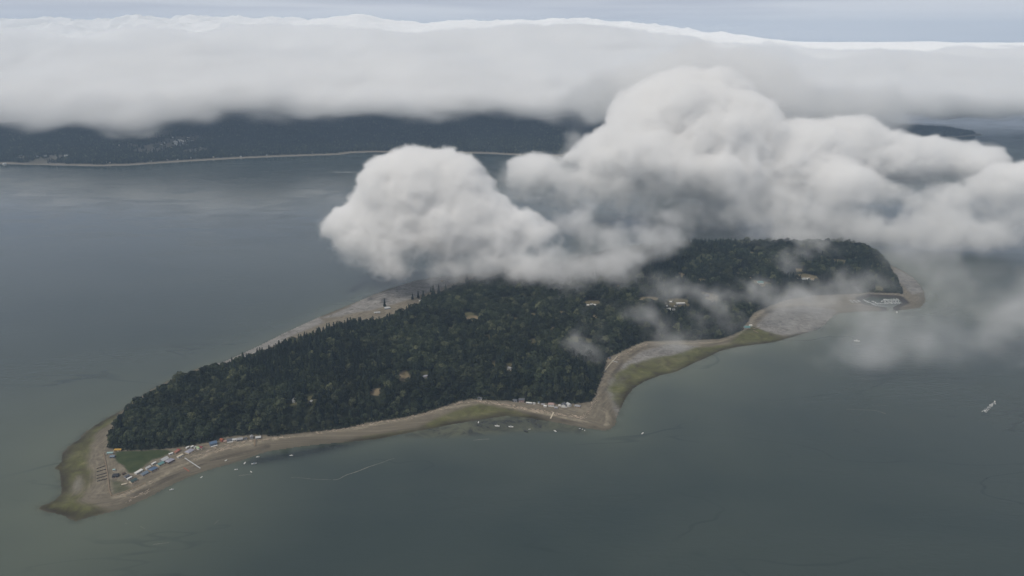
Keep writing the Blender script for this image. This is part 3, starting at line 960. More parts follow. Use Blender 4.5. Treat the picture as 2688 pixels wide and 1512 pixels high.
H_REST = [
    ('hill_house', 772, 1053, 11, 'grey', 'pale', 'left of two tall grey gabled houses on the wooded bluff', dict(rz=1.4, h=5.5)),
    ('hill_house', 817, 1058, 11, 'pale', 'slate', 'right of two tall grey gabled houses on the wooded bluff', dict(rz=1.2, h=5.5)),
    ('hill_house', 918, 1062, 9, 'white', 'pale', 'small pale roof alone among trees above the curving beach', dict(rz=.3)),
    ('hill_house', 1117, 988, 14, 'lavender', 'white', 'house with a light lavender roof beside a green clearing', dict(rz=.4, kind='hip')),
    ('hill_house', 1338, 968, 12, 'grey', 'pale', 'grey house sunk among round trees above the middle beach', dict(rz=-.4, h=4)),
    ('shore_house', 1260, 1047, 12, 'slate', 'white', 'single dark roofed house where the middle beach begins', dict(rz=A_MID, h=3.6)),
    ('shore_house', 1352, 1052, 13, 'slate', 'grey', 'slate roofed house, first of the middle beach row', dict(rz=A_MID)),
    ('shore_house', 1369, 1051, 17, 'slate', 'pink', 'slate roofed house with pinkish walls, second of the middle beach row', dict(rz=A_MID + .3, h=4, chimney=True)),
    ('shore_house', 1389, 1058, 15, 'white', 'grey', 'long white roofed house on the middle beach', dict(rz=A_MID, kind='long')),
    ('shore_house', 1402, 1060, 7, 'pale', 'white', 'tiny pale cabin right of the long white roof', dict(rz=A_MID)),
    ('shore_house', 1414, 1058, 7, 'steel', 'white', 'little steel blue cabin half hidden by a dark tree', dict(rz=A_MID + 1.5)),
    ('shore_house', 1426, 1063, 10, 'grey', 'tan', 'grey cabin behind a bright white one on the middle beach', dict(rz=A_MID)),
    ('shore_house', 1431, 1067, 8, 'white', 'white', 'bright white cabin at the front of the middle beach row', dict(rz=A_MID)),
    ('shore_house', 1447, 1061, 18, 'pink', 'pale', 'wide house with pinkish roofs at the centre of the middle beach row', dict(rz=A_MID + .2, kind='hip', deck='white')),
    ('shore_house', 1460, 1071, 10, 'grey', 'grey', 'low grey cabin in front of the dark slate house', dict(rz=A_MID)),
    ('shore_house', 1469, 1066, 6, 'white', 'white', 'small white shed left of the big slate house', dict(rz=A_MID, cat='shed')),
    ('shore_house', 1480, 1065, 15, 'slate', 'white', 'big house with a dark slate roof and a white walled terrace', dict(rz=A_MID + 1.57, depth=.9, deck='white', h=4.5)),
    ('shore_house', 1493, 1064, 14, 'pale', 'white', 'tall white gabled house at the right of the slate roof', dict(rz=A_MID - .7, h=4.6)),
    ('shore_house', 1516, 1066, 17, 'grey', 'tan', 'last house before the sandy point, grey roof among straw coloured ground', dict(rz=A_MID, kind='hip')),
    ('cabin', 1599, 941, 10, 'slate', 'tan', 'dark roofed cabin beside the sea wall of the green bay', dict(rz=.9)),
    ('boathouse', 1960, 859, 17, 'sea', 'grey', 'teal grey boathouse at the edge of the far mud flats', dict(rz=.1, deck='timber')),
    ('boathouse', 1970, 855, 8, 'white', 'white', 'small white roofed annexe of the teal grey boathouse', dict(rz=.1)),
    ('hall', 1786, 796, 24, 'white', 'grey', 'long white roofed hall in the misty clearing', dict(rz=.1, kind='long', h=4)),
    ('hill_house', 1761, 793, 8, 'white', 'pale', 'small white roof left of the long hall', dict(rz=0)),
    ('hill_house', 1748, 804, 9, 'pale', 'grey', 'pale roof furthest left in the misty clearing', dict(rz=.1)),
    ('hill_house', 1755, 813, 11, 'white', 'white', 'white house at the front of the misty clearing', dict(rz=.2, h=4)),
    ('hill_house', 1768, 813, 8, 'grey', 'white', 'grey roofed house at the front of the misty clearing', dict(rz=.2)),
    ('hill_house', 1772, 805, 7, 'pale', 'tan', 'low pale building in the middle of the misty clearing', dict(rz=.1)),
    ('lodge', 1853, 777, 17, 'slate', 'brown', 'dark brown lodge on the bare straw coloured slope', dict(rz=.2, h=4.5)),
    ('hill_house', 1829, 794, 9, 'white', 'white', 'white building left of the straw coloured slope', dict(rz=1.0)),
    ('hill_house', 1866, 790, 11, 'brown', 'tan', 'low brown building below the dark lodge', dict(rz=.5)),
    ('hill_house', 1995, 741, 17, 'sea', 'white', 'house with a sea green roof near the far clearings', dict(rz=.1)),
    ('hill_house', 1988, 749, 14, 'pink', 'white', 'pinkish roofed house just below the sea green roof', dict(rz=.1)),
    ('hill_house', 1968, 752, 9, 'pale', 'white', 'pale little house lower left of the sea green roof', dict(rz=.6)),
    ('hill_house', 1968, 731, 7, 'tan', 'cream', 'cream little house upper left of the sea green roof', dict(rz=.6)),
    ('hill_house', 1980, 722, 8, 'pink', 'pale', 'faint pinkish roof among trees above the sea green one', dict(rz=.2)),
    ('hill_house', 2098, 733, 9, 'white', 'cream', 'leftmost white roof in the bright row above the marina', dict(rz=.1)),
    ('hill_house', 2110, 732, 9, 'pale', 'white', 'second pale roof in the bright row above the marina', dict(rz=.1)),
    ('hill_house', 2121, 732, 9, 'white', 'white', 'third white roof in the bright row above the marina', dict(rz=.1)),
    ('hill_house', 2132, 734, 8, 'tan', 'cream', 'rightmost tan roof in the bright row above the marina', dict(rz=.1)),
    ('hill_house', 2186, 690, 11, 'pale', 'white', 'house with a light roof on the green terrace near the far end', dict(rz=.2, h=4, kind='hip')),
    ('hill_house', 2203, 696, 12, 'steel', 'grey', 'blue grey house right of the light roof on the green terrace', dict(rz=-.2)),
    ('hill_house', 2233, 652, 15, 'steel', 'pale', 'blue grey house on the far skyline among firs', dict(rz=.1)),
    ('hill_house', 2250, 654, 11, 'pale', 'white', 'pale house right of the blue grey one on the skyline', dict(rz=.1)),
    ('hill_house', 2318, 711, 10, 'orange', 'salmon', 'orange roofed house on the bluff at the far right end', dict(rz=.2)),
    ('clubhouse', 2308, 756, 13, 'brown', 'cream', 'low brown roofed clubhouse above the boat harbour', dict(rz=.1)),
    ('shed', 2296, 760, 8, 'pale', 'cream', 'small pale shed left of the brown roofed clubhouse', dict(rz=.1, cat='shed')),
    ('hill_house', 2326, 752, 10, 'pale', 'white', 'pale roofed house among bushes right of the clubhouse', dict(rz=.1)),
    ('hill_house', 1017, 808, 17, 'pale', 'steel', 'pale roofed house on the back shore bluff', dict(rz=.3, kind='hip')),
    ('hill_house', 990, 820, 18, 'pale', 'pale', 'low flat building lying on the back shore bank', dict(rz=.2, kind='flat')),
    ('hill_house', 1103, 791, 7, 'white', 'cream', 'small white house on the straw meadow under the tall firs', dict(rz=.2)),
    ('hill_house', 1543, 802, 8, 'white', 'pink', 'left one of three white cabins in the dark firs', dict(rz=.2)),
    ('hill_house', 1553, 800, 8, 'pale', 'white', 'middle one of three white cabins in the dark firs', dict(rz=.2)),
    ('hill_house', 1561, 801, 7, 'white', 'white', 'right one of three white cabins in the dark firs', dict(rz=.2)),
    ('shed', 1160, 738, 7, 'tan', 'cream', 'tan shed showing under the lower edge of the cloud heap', dict(rz=.2, cat='shed')),
]


def build_houses():
    for nm, px, py, w, roof, wall, lab, kw in H_SPIT + H_REST:
        house(nm, px, py, w, roof, wall, lab, **kw)


def boat(px, py, lpx, label, hull='white', cabin='white', rz=0.6, group=None, loc=None, L_=None, cab=True, name='motor_boat', motor=True, cat='boat'):
    p = loc or at(px, py, 0)
    l = L_ or metres(lpx, p)
    b, d = l * .17, l * .12
    t = empty(name, p, rz)
    tag(t, label, cat, group)

    def ring(x, w, z0, z1):
        return [(x, -w, z1), (x, -w * .75, z0), (x, 0, z0 - .06 * l * .3), (x, w * .75, z0), (x, w, z1)]
    MB().loft([ring(-l / 2, b * .92, -.2, d), ring(-l * .15, b, -.25, d), ring(l * .2, b * .86, -.2, d * 1.15), ring(l * .4, b * .45, -.05, d * 1.35), ring(l * .5, b * .05, d * .6, d * 1.5)]).build('hull', C_(hull), t)
    if cab:
        MB().loft([[(-l * .12, -b * .7, d), (l * .2, -b * .6, d), (l * .2, b * .6, d), (-l * .12, b * .7, d)],
                   [(-l * .10, -b * .6, d * 2.3), (l * .10, -b * .5, d * 2.3), (l * .10, b * .5, d * 2.3), (-l * .10, b * .6, d * 2.3)]]).build('cabin', C_(cabin), t)
        MB().box(l * .12, l * .17, -b * .48, b * .48, d * 1.4, d * 1.9).build('windscreen', C_('glass'), t)
    else:
        MB().box(-l * .1, -l * .02, -b * .8, b * .8, d * .7, d * 1.02).build('thwart', C_('timber'), t)
    if motor:
        MB().box(-l * .55, -l * .49, -b * .14, b * .14, -.1, d * 1.5).build('outboard', C_('black'), t)
    return t


BOATS = [
    (451, 1286, 12, 'grey open motor boat moored nearest the spit tip', 'pale', 'white', .3, True),
    (529, 1253, 8, 'small white boat moored off the boat ramp', 'white', 'white', 1.2, False),
    (620, 1233, 9, 'white boat with a grey cabin lying left of a moored pair', 'white', 'grey', .2, True),
    (643, 1216, 10, 'high white cabin boat of the moored pair off the pier', 'white', 'white', 1.4, True),
    (667, 1218, 14, 'long grey boat of the moored pair off the pier', 'pale', 'steel', .3, True),
    (677, 1200, 9, 'small white boat close to the dark bank near the pier', 'white', 'white', .1, True),
    (659, 1239, 8, 'white dinghy below the moored pair', 'white', 'white', 2.4, False),
    (593, 1209, 8, 'white boat aground on the wet sand', 'white', 'white', 1.0, False),
    (765, 1196, 9, 'lone white boat in the dark reflections of the wood', 'white', 'white', .1, True),
    (1256, 1109, 9, 'white boat moored over green shallows, bow to the shore', 'white', 'white', 1.5, True),
    (1305, 1119, 13, 'white cabin cruiser with a dark hull line off the middle beach', 'white', 'white', 3.0, True),
    (1341, 1121, 13, 'white cabin cruiser, right one of two off the middle beach', 'white', 'pale', 3.0, True),
    (1380, 1133, 12, 'low black boat furthest out from the middle beach', 'black', 'black', 2.6, False),
    (1390, 1127, 6, 'small white dinghy beside the low black boat', 'white', 'white', .2, False),
    (1457, 1132, 10, 'white boat pointing away, moored left of the sandy point', 'white', 'white', 2.3, True),
    (1522, 1125, 5, 'left tiny dinghy at the tide line of the sandy point', 'white', 'white', .2, False),
    (1529, 1127, 5, 'middle tiny dinghy at the tide line of the sandy point', 'white', 'white', .8, False),
    (1535, 1130, 5, 'right tiny dinghy at the tide line of the sandy point', 'white', 'white', 1.4, False),
    (1687, 1138, 10, 'white boat alone on open water right of the sandy point', 'white', 'white', .9, True),
    (2354, 820, 10, 'white boat leaving the harbour mouth', 'white', 'white', 1.2, True),
    (2249, 896, 15, 'white boat dimly seen under the fog patch', 'white', 'white', 2.9, True),
]


def build_boats():
    for px, py, l, lab, hull, cab, rz, c in BOATS:
        z = max(0.05, height(*at(px, py)[:2]) + .15) if py == 1209 else 0.0
        p = at(px, py, z)
        boat(px, py, l, lab, hull, cab, rz, 'boats moored off the island', loc=p, cab=c)
    p = ground(327, 1272)
    boat(0, 0, 0, 'long beige skiff lying on the grass behind the sea wall', 'cream', 'cream', .45, loc=p + Vector((0, 0, .3)), L_=9.5, cab=False, motor=False, name='skiff')
    # the speed boat and its foam
    p = at(2611, 1055)
    boat(0, 0, 0, 'white speed boat running away on the right with a foaming wake', 'white', 'white', 1.05, loc=p, L_=7.5)
    # slips full of boats in the harbour: rows along two finger docks
    rng = random.Random(4)
    k = 0
    rows = [((2318, 787), (2358, 786), 13), ((2312, 792), (2360, 791), 12), ((2322, 797), (2362, 796), 10), ((2288, 791), (2300, 795), 4), ((2268, 789), (2280, 794), 4)]
    for (a, b), (c, d), n in rows:
        for q in range(n):
            f = (q + .5) / n
            px, py = a + (c - a) * f + rng.uniform(-.8, .8), b + (d - b) * f + rng.uniform(-.5, .5)
            boat(px, py, 5.5 + rng.uniform(-1, 2), 'small white boat berthed among many in the harbour basin', 'white', rng.choice(['white', 'pale', 'steel']), rng.choice([1.5, 1.7, 4.6]), 'boats berthed in the harbour', name='berthed_boat')
    for q in range(8):
        px, py = 2232 + q * 3.4, 790 + (q % 3) * 2.2
        p = ground(px, py)
        boat(px, py, 0, 'white boat on a trailer parked on the gravel left of the harbour', 'white', 'white', rng.uniform(-.2, .4), 'trailer boats left of the harbour', loc=p + Vector((0, 0, .8)), L_=7, name='stored_boat', motor=False)


def wall_line(name, seq, hgt, thick, mat, label, cat, parent=None, posts=None, zoff=0.0):
    """an upright wall or fence along pixels on the ground"""
    P = [ground(a, b) for a, b in seq]
    m = MB()
    for i in range(len(P) - 1):
        a, b = P[i], P[i + 1]
        d = (b - a).xy.normalized()
        n = Vector((-d.y, d.x)) * thick / 2
        z0 = min(a.z, b.z) - .8
        ring = lambda p, e: [(p.x + n.x + e * d.x, p.y + n.y + e * d.y, z0), (p.x - n.x + e * d.x, p.y - n.y + e * d.y, z0), (p.x - n.x + e * d.x, p.y - n.y + e * d.y, p.z + hgt + zoff), (p.x + n.x + e * d.x, p.y + n.y + e * d.y, p.z + hgt + zoff)]
        m.loft([ring(a, 0.0), ring(b, -.004)])
    o = m.build(name, mat)
    tag(o, label, cat)
    if posts:
        for i in range(len(P) - 1):
            L_ = (P[i + 1] - P[i]).length
            k = max(1, int(L_ / posts))
            for j in range(k):
                p = P[i].lerp(P[i + 1], j / k)
                MB().box(p.x - .16, p.x + .16, p.y - thick / 2 - .2, p.y + thick / 2 + .2, p.z - .6, p.z + hgt + .35).build('post', C_('timber'), o)
    return o


def plank_way(name, a, b, w, mat, label, cat, z=None, posts=True):
    p, q = ground(*a), ground(*b)
    d = (q - p)
    L_ = d.xy.length
    t = empty(name, p, math.atan2(d.y, d.x))
    tag(t, label, cat)
    z0 = .7 if z is None else z
    z1 = q.z - p.z + z0 * .8
    MB().loft([[(0, -w / 2, z0), (0, w / 2, z0), (0, w / 2, z0 + .25), (0, -w / 2, z0 + .25)], [(L_, -w / 2, z1), (L_, w / 2, z1), (L_, w / 2, z1 + .25), (L_, -w / 2, z1 + .25)]]).build('deck', mat, t)
    if posts:
        k = max(2, int(L_ / 6))
        for i in range(k):
            f = (i + .5) / k
            x, z = f * L_, z0 + (z1 - z0) * f
            for s in (-1, 1):
                MB().box(x - .15, x + .15, s * w * .42 - .15, s * w * .42 + .15, -1.6, z - .004).build('post', C_('timber'), t)
    return t


def ribbon(m, P, width, rng, z=.06, gap=.25, step=9.0):
    """broken streak of floating foam or driftwood along points"""
    for i in range(len(P) - 1):
        a, b = P[i], P[i + 1]
        n = max(1, int((b - a).length / step))
        for k in range(n):
            if rng.random() < gap:
                continue
            p, q = a.lerp(b, k / n), a.lerp(b, (k + rng.uniform(.9, 1.5)) / n)
            d = (q - p)
            if d.length < .01:
                continue
            d.normalize()
            s = Vector((-d.y, d.x, 0)) * width * rng.uniform(.3, 1.0) * .5
            o = Vector((-d.y, d.x, 0)) * rng.uniform(-1, 1) * width * .4
            i0 = len(m.v)
            mid = (p + q) / 2 + o
            m.v += [tuple(p + o)[:2] + (z,), tuple(mid + s)[:2] + (z,), tuple(q + o)[:2] + (z,), tuple(mid - s)[:2] + (z,)]
            m.f.append((i0, i0 + 1, i0 + 2, i0 + 3))


def build_shore():
    rng = random.Random(12)
    wall_line('sea_wall', [(272, 1190), (278, 1218), (283, 1250), (287, 1288), (293, 1302)], 1.4, 1.6, C_('timber'), 'long weathered sea wall running down the spit to its corner', 'sea wall', posts=14)
    wall_line('bulkhead', [(293.5, 1302), (322, 1293), (352, 1281), (383, 1267)], .8, .8, C_('tan'), 'low pale bulkhead edging the grass behind the beach of the spit', 'sea wall')
    for k, (a, b, c, d, lab) in enumerate([(254, 1231, 277, 1223, 'topmost of five dark groynes'), (254, 1239, 279, 1232, 'second from the top of five dark groynes'), (254, 1249, 280, 1242, 'middle one of five dark groynes'),
                                        (254, 1257, 281, 1249, 'fourth from the top of five dark groynes'), (255, 1264, 282, 1257, 'lowest of five dark groynes')]):
        wall_line('groyne', [(a, b), (c, d)], 1.1, .7, C_('black'), lab + ' left of the long sea wall', 'groyne', posts=4)
    plank_way('jetty', (485, 1203), (526, 1230), 1.9, C_('pale'), 'long pale boardwalk running down the beach to the water', 'jetty')
    plank_way('stairway', (482, 1228), (497, 1238), 1.8, C_('orange'), 'short red orange gangway on the lower beach', 'gangway', z=.5)
    plank_way('pier', (669, 1156), (669, 1172), 3.0, C_('timber'), 'dark pier on posts below the steep grey gable', 'pier', z=2.0)
    plank_way('boat_ramp', (1453, 1083), (1445, 1099), 2.6, C_('cream'), 'straight pale boat ramp on the middle beach', 'boat ramp', z=.3, posts=False)
    wall_line('sea_wall', [(1586, 976), (1600, 958), (1620, 937)], 1.8, 1.5, C_('cream'), 'pale sea wall above the beach of the green bay', 'sea wall')
    plank_way('dock', (1606, 948), (1621, 952), 3.0, C_('pale'), 'short pale dock on the beach of the green bay', 'dock', z=1.2)
    plank_way('dock', (1977, 864), (1996, 860), 3.0, C_('timber'), 'upper of two small docks by the boathouse', 'dock', z=1.0)
    plank_way('dock', (1977, 868), (1990, 874), 3.0, C_('timber'), 'lower of two small docks by the boathouse', 'dock', z=1.0)
    # harbour: finger docks
    p0, p1 = at(2268, 786), at(2362, 793)
    for (a, b, lab) in (((2266, 786), (2300, 802), 'left hand floating dock of the harbour'), ((2296, 796), (2328, 798), 'middle floating dock of the harbour'), ((2314, 789.5), (2362, 788.5), 'upper floating dock of the harbour'), ((2320, 794.5), (2364, 793.5), 'lower floating dock of the harbour')):
        p, q = at(*a), at(*b)
        d = q - p
        t = empty('floating_dock', p, math.atan2(d.y, d.x))
        tag(t, lab, 'dock')
        MB().box(0, d.length, -1.4, 1.4, -.2, .5).build('deck', C_('pale'), t)
        n = int(d.length / 11)
        for k in range(n):
            x = (k + .5) * 11
            s = 1 if k % 2 else -1
            MB().box(x - .5, x + .5, min(1.4 * s, 9 * s), max(1.4 * s, 9 * s), -.2, .42).build('finger', C_('pale'), t)
    # drift logs thrown up along the beaches
    logs = MB()
    runs = [[(300, 1303), (330, 1295), (372, 1277), (400, 1262)], [(330, 1318), (372, 1298), (395, 1284)], [(500, 1200), (530, 1190), (575, 1176), (630, 1163), (700, 1153), (760, 1146)], [(540, 1192), (580, 1180), (640, 1168)], [(505, 1207), (560, 1188), (610, 1175)],
            [(830, 1136), (900, 1127), (970, 1113), (1063, 1099), (1110, 1088), (1158, 1073), (1205, 1057), (1260, 1052)], [(1260, 1054), (1330, 1062), (1380, 1072), (1440, 1082), (1500, 1092), (1530, 1097)], [(1390, 1078), (1450, 1086), (1520, 1096), (1535, 1092)],
            [(1530, 1097), (1545, 1080), (1558, 1055), (1570, 1035)], [(1290, 1057), (1340, 1066), (1420, 1083)], [(1600, 955), (1630, 935), (1664, 915), (1700, 902)]]
    for r in runs:
        P = [ground(*q) for q in r]
        for i in range(len(P) - 1):
            n = int((P[i + 1] - P[i]).length / 2.6)
            for k in range(n):
                p = P[i].lerp(P[i + 1], rng.random()) + Vector((rng.gauss(0, 2.4), rng.gauss(0, 2.4), 0))
                p.z = height(p.x, p.y)
                d = (P[i + 1] - P[i]).normalized()
                an = math.atan2(d.y, d.x) + rng.gauss(0, .35)
                l, w = rng.uniform(2.5, 7), rng.uniform(.25, .55)
                u, v = Vector((math.cos(an), math.sin(an), 0)) * l / 2, Vector((-math.sin(an), math.cos(an), 0)) * w
                ring = lambda c: [tuple(c + v + Vector((0, 0, -.1))), tuple(c + v * .5 + Vector((0, 0, w * 1.4))), tuple(c - v * .5 + Vector((0, 0, w * 1.4))), tuple(c - v + Vector((0, 0, -.1)))]
                logs.loft([ring(p - u), ring(p + u)])
    o = logs.build('driftwood', col('drift_wood', (.40, .33, .26), .9, .3, .2))
    tag(o, 'bleached drift logs strewn along the upper beaches', 'driftwood', kind='stuff')
    # foam lines and weed lines adrift
    foam = MB()
    frun = [[(627, 1249), (699, 1239), (732, 1247), (751, 1253), (807, 1256), (874, 1260)], [(874, 1260), (891, 1258), (914, 1245), (970, 1226), (1017, 1208), (1042, 1203)], [(402, 1430), (455, 1421), (501, 1414), (553, 1383), (579, 1362)], [(579, 1362), (560, 1372), (530, 1370)],
            [(1135, 1172), (1160, 1168), (1180, 1165)], [(330, 1372), (372, 1385), (380, 1392)], [(2180, 1076), (2230, 1075), (2290, 1077), (2330, 1088)], [(1243, 1156), (1290, 1152)]]
    for r in frun:
        P = [at(*q) for q in r]
        Q_ = []
        for k in range(len(P) - 1):          # a smooth wandering line through the points
            p0, p1, p2, p3 = P[max(0, k - 1)], P[k], P[k + 1], P[min(len(P) - 1, k + 2)]
            n = max(2, int((p2 - p1).length / 5))
            for s in range(n):
                u = s / n
                Q_.append(.5 * ((2 * p1) + (p2 - p0) * u + (2 * p0 - 5 * p1 + 4 * p2 - p3) * u * u + (3 * p1 - p0 - 3 * p2 + p3) * u ** 3))
        ph = rng.uniform(0, 9)
        for k in range(len(Q_) - 1):
            if math.sin(k * .21 + ph) + .6 * math.sin(k * .057 + ph * 2) < -.55:
                continue
            p, q = Q_[k], Q_[k + 1]
            d = (q - p).normalized()
            w = .12 + .5 * max(0, math.sin(k * .13 + ph)) ** 2 + rng.uniform(0, .2)
            sd = Vector((-d.y, d.x, 0)) * w
            jt = Vector((-d.y, d.x, 0)) * (1.2 * math.sin(k * .6 + ph))
            i0 = len(foam.v)
            foam.v += [tuple(p + sd + jt)[:2] + (.05,), tuple(p - sd + jt)[:2] + (.05,), tuple(q - sd + jt)[:2] + (.05,), tuple(q + sd + jt)[:2] + (.05,)]
            foam.f.append((i0, i0 + 1, i0 + 2, i0 + 3))
    o = foam.build('sea_foam', col('foam', (.20, .195, .165), .8, .15, .2))
    tag(o, 'thin broken lines of foam and weed drifting on the water', 'foam', kind='stuff')
    wake = MB()
    a, b = at(2610, 1057.5), at(2582, 1082)
    for k in range(80):
        f = rng.random() ** 1.6
        p = a.lerp(b, f)
        d = (b - a).normalized()
        s = Vector((-d.y, d.x, 0))
        off = rng.choice([-1, 1, 0]) * (.8 + 2.6 * f) + rng.gauss(0, .6)
        l, w = rng.uniform(1, 3.2), rng.uniform(.5, 1.1)
        c = p + s * off
        i0 = len(wake.v)
        wake.v += [tuple(c - d * l)[:2] + (.07,), tuple(c + s * w)[:2] + (.07,), tuple(c + d * l)[:2] + (.07,), tuple(c - s * w)[:2] + (.07,)]
        wake.f.append((i0, i0 + 1, i0 + 2, i0 + 3))
    ribbon(wake, [at(868, 451.5), at(900, 452), at(945, 452)], 9, rng, .07, .05, 40)
    o = wake.build('wake_foam', col('wake', (.75, .75, .74), .8, .1, .2))
    tag(o, 'white foam of boat wakes', 'wake', kind='stuff')


def build_cars():
    rng = random.Random(9)
    for k in range(16):
        px, py = 2281 + k * 2.6, 770.5 - .35 * k + (k % 2) * 1.2
        p = ground(px, py)
        t = empty('parked_car', p, 1.4 + rng.uniform(-.2, .2))
        tag(t, 'small car parked in the row above the boat harbour', 'car', 'cars parked above the boat harbour')
        c = rng.choice(['white', 'pale', 'slate', 'white', 'grey', 'black'])
        MB().loft([[(-2.1, -.85, .35), (2.1, -.85, .35), (2.1, .85, .35), (-2.1, .85, .35)], [(-2.15, -.9, .85), (2.15, -.9, .75), (2.15, .9, .75), (-2.15, .9, .85)]]).build('body', C_(c), t)
        MB().loft([[(-1.6, -.8, .86), (1.0, -.8, .82), (1.0, .8, .82), (-1.6, .8, .86)], [(-1.3, -.65, 1.45), (.4, -.65, 1.45), (.4, .65, 1.45), (-1.3, .65, 1.45)]]).build('cabin', C_('glass'), t)
        for x in (-1.35, 1.35):
            for y in (-.86, .86):
                MB().loft([[(x + .33 * math.cos(a * .785), y - .1, .33 + .33 * math.sin(a * .785)) for a in range(8)], [(x + .33 * math.cos(a * .785), y + .1, .33 + .33 * math.sin(a * .785)) for a in range(8)]]).build('wheel', C_('black'), t)


def build_far_houses():
    rng = random.Random(6)
    spots = [(12, 430, 9), (116, 404, 10), (104, 402, 8), (97, 405, 8), (120, 411, 7), (174, 409, 8), (181, 407, 7), (54, 408, 8), (50, 403, 6), (130, 400, 9), (97, 411, 8), (160, 404, 6),
             (281, 426, 7), (289, 427, 6), (396, 423, 9), (440, 419, 5), (466, 419, 5), (500, 415, 6), (560, 413, 6), (632, 411, 7), (700, 407, 6), (820, 402, 6)]
    for k in range(38):
        spots.append((rng.gauss(478, 32), rng.gauss(377, 9), rng.uniform(5, 9)))
    for k in range(8):
        spots.append((rng.gauss(335, 15), rng.gauss(376, 3), rng.uniform(4, 7)))
    for k, (px, py, w) in enumerate(spots):
        where = 'in the hillside village across the water' if k >= 22 else ('along the far beach' if py > 411 else 'left of the hillside village across the water')
        grp = 'far houses ' + where
        house('far_house', px, py, w, rng.choice(['pale', 'grey', 'lavender', 'white', 'pale']), rng.choice(['white', 'cream', 'pale']), 'tiny pale house ' + where, rz=rng.uniform(0, 3), far=True, h=4.5, group=grp)


build_houses()
build_boats()
build_shore()
build_cars()
build_far_houses()


# ------------------------------------------------------------------ trees
def leaf_material(name, dark, light, rare):
    m, N, L = new_mat(name)
    out = N.new('ShaderNodeOutputMaterial')
    d = N.new('ShaderNodeBsdfPrincipled')
    d.inputs['Roughness'].default_value = 0.75
    d.inputs['Specular IOR Level'].default_value = 0.12
    oi = N.new('ShaderNodeObjectInfo')
    r = N.new('ShaderNodeValToRGB')
    e = r.color_ramp.elements
    e.new(0.8)
    e[0].position, e[0].color = 0.0, (*dark, 1)
    e[1].position, e[1].color = 0.82, (*light, 1)
    e[2].position, e[2].color = 1.0, (*rare, 1)
    L.new(oi.outputs['Random'], r.inputs[0])
    # stands of one kind: broad patches over the island shift the tone
    geo = N.new('ShaderNodeNewGeometry')
    n = N.new('ShaderNodeTexNoise')
    n.inputs['Scale'].default_value = 0.35
    n.inputs['Detail'].default_value = 2
    L.new(geo.outputs['Position'], n.inputs['Vector'])
    mr = N.new('ShaderNodeMapRange')
    mr.inputs['From Min'].default_value = 0.3
    mr.inputs['From Max'].default_value = 0.7
    mr.inputs['To Min'].default_value = 0.5
    mr.inputs['To Max'].default_value = 1.5
    L.new(n.outputs['Fac'], mr.inputs['Value'])
    sc = N.new('ShaderNodeVectorMath')
    sc.operation = 'SCALE'
    pn = N.new('ShaderNodeTexNoise')
    pn.inputs['Scale'].default_value = 0.011
    pn.inputs['Detail'].default_value = 3
    L.new(oi.outputs['Location'], pn.inputs['Vector'])
    pm = N.new('ShaderNodeMapRange')
    pm.inputs['From Min'].default_value = 0.35
    pm.inputs['From Max'].default_value = 0.65
    pm.inputs['To Min'].default_value = 0.65
    pm.inputs['To Max'].default_value = 1.5
    L.new(pn.outputs['Fac'], pm.inputs['Value'])
    s0 = N.new('ShaderNodeVectorMath')
    s0.operation = 'SCALE'
    L.new(r.outputs[0], s0.inputs[0])
    L.new(pm.outputs[0], s0.inputs['Scale'])
    L.new(s0.outputs[0], sc.inputs[0])
    L.new(mr.outputs[0], sc.inputs['Scale'])
    L.new(sc.outputs[0], d.inputs['Base Color'])
    L.new(d.outputs[0], out.inputs['Surface'])
    return m


BARK = paint('bark', (0.07, 0.055, 0.045), 0.9, 0.3)
LEAF = leaf_material('broad_leaves', (0.011, 0.017, 0.010), (0.040, 0.050, 0.027), (0.095, 0.103, 0.055))
NEEDLE = leaf_material('fir_needles', (0.008, 0.014, 0.011), (0.020, 0.029, 0.020), (0.038, 0.048, 0.030))


def quads(centres, normals, sizes, rng):
    n = len(centres)
    a = np.cross(normals, rng.normal(size=(n, 3)))
    a /= np.linalg.norm(a, axis=1, keepdims=True) + 1e-9
    b = np.cross(normals, a)
    s = np.asarray(sizes)[:, None]
    v = np.stack([centres - a * s - b * s * .6, centres + a * s * .4 - b * s, centres + a * s + b * s * .6, centres - a * s * .4 + b * s], 1).reshape(-1, 3)
    return v, np.arange(4 * n).reshape(n, 4)


def stem_mesh(h, r0, limbs, rng):
    V, F = [], []

    def seg(p, q, ra, rb):
        p, q = np.array(p, float), np.array(q, float)
        d = (q - p) / np.linalg.norm(q - p)
        u = np.cross(d, (0.31, 0.9, 0.2))
        u /= np.linalg.norm(u)
        w = np.cross(d, u)
        i = len(V)
        for c, rr in ((p, ra), (q, rb)):
            for k in range(5):
                t = k * 2 * math.pi / 5
                V.append(c + rr * (u * math.cos(t) + w * math.sin(t)))
        for k in range(5):
            F.append((i + k, i + (k + 1) % 5, i + 5 + (k + 1) % 5, i + 5 + k))
    seg((0, 0, -1.5), (0.1, 0, h * .5), r0, r0 * .7)
    seg((0.1, 0, h * .5), (0.2, 0.1, h * .92), r0 * .7, r0 * .15)
    for _ in range(limbs):
        z = h * rng.uniform(.35, .7)
        t = rng.uniform(0, 6.28)
        l = h * rng.uniform(.15, .28)
        seg((0.1, 0, z), (l * math.cos(t), l * math.sin(t), z + l * .8), r0 * .4, r0 * .1)
    return V, F


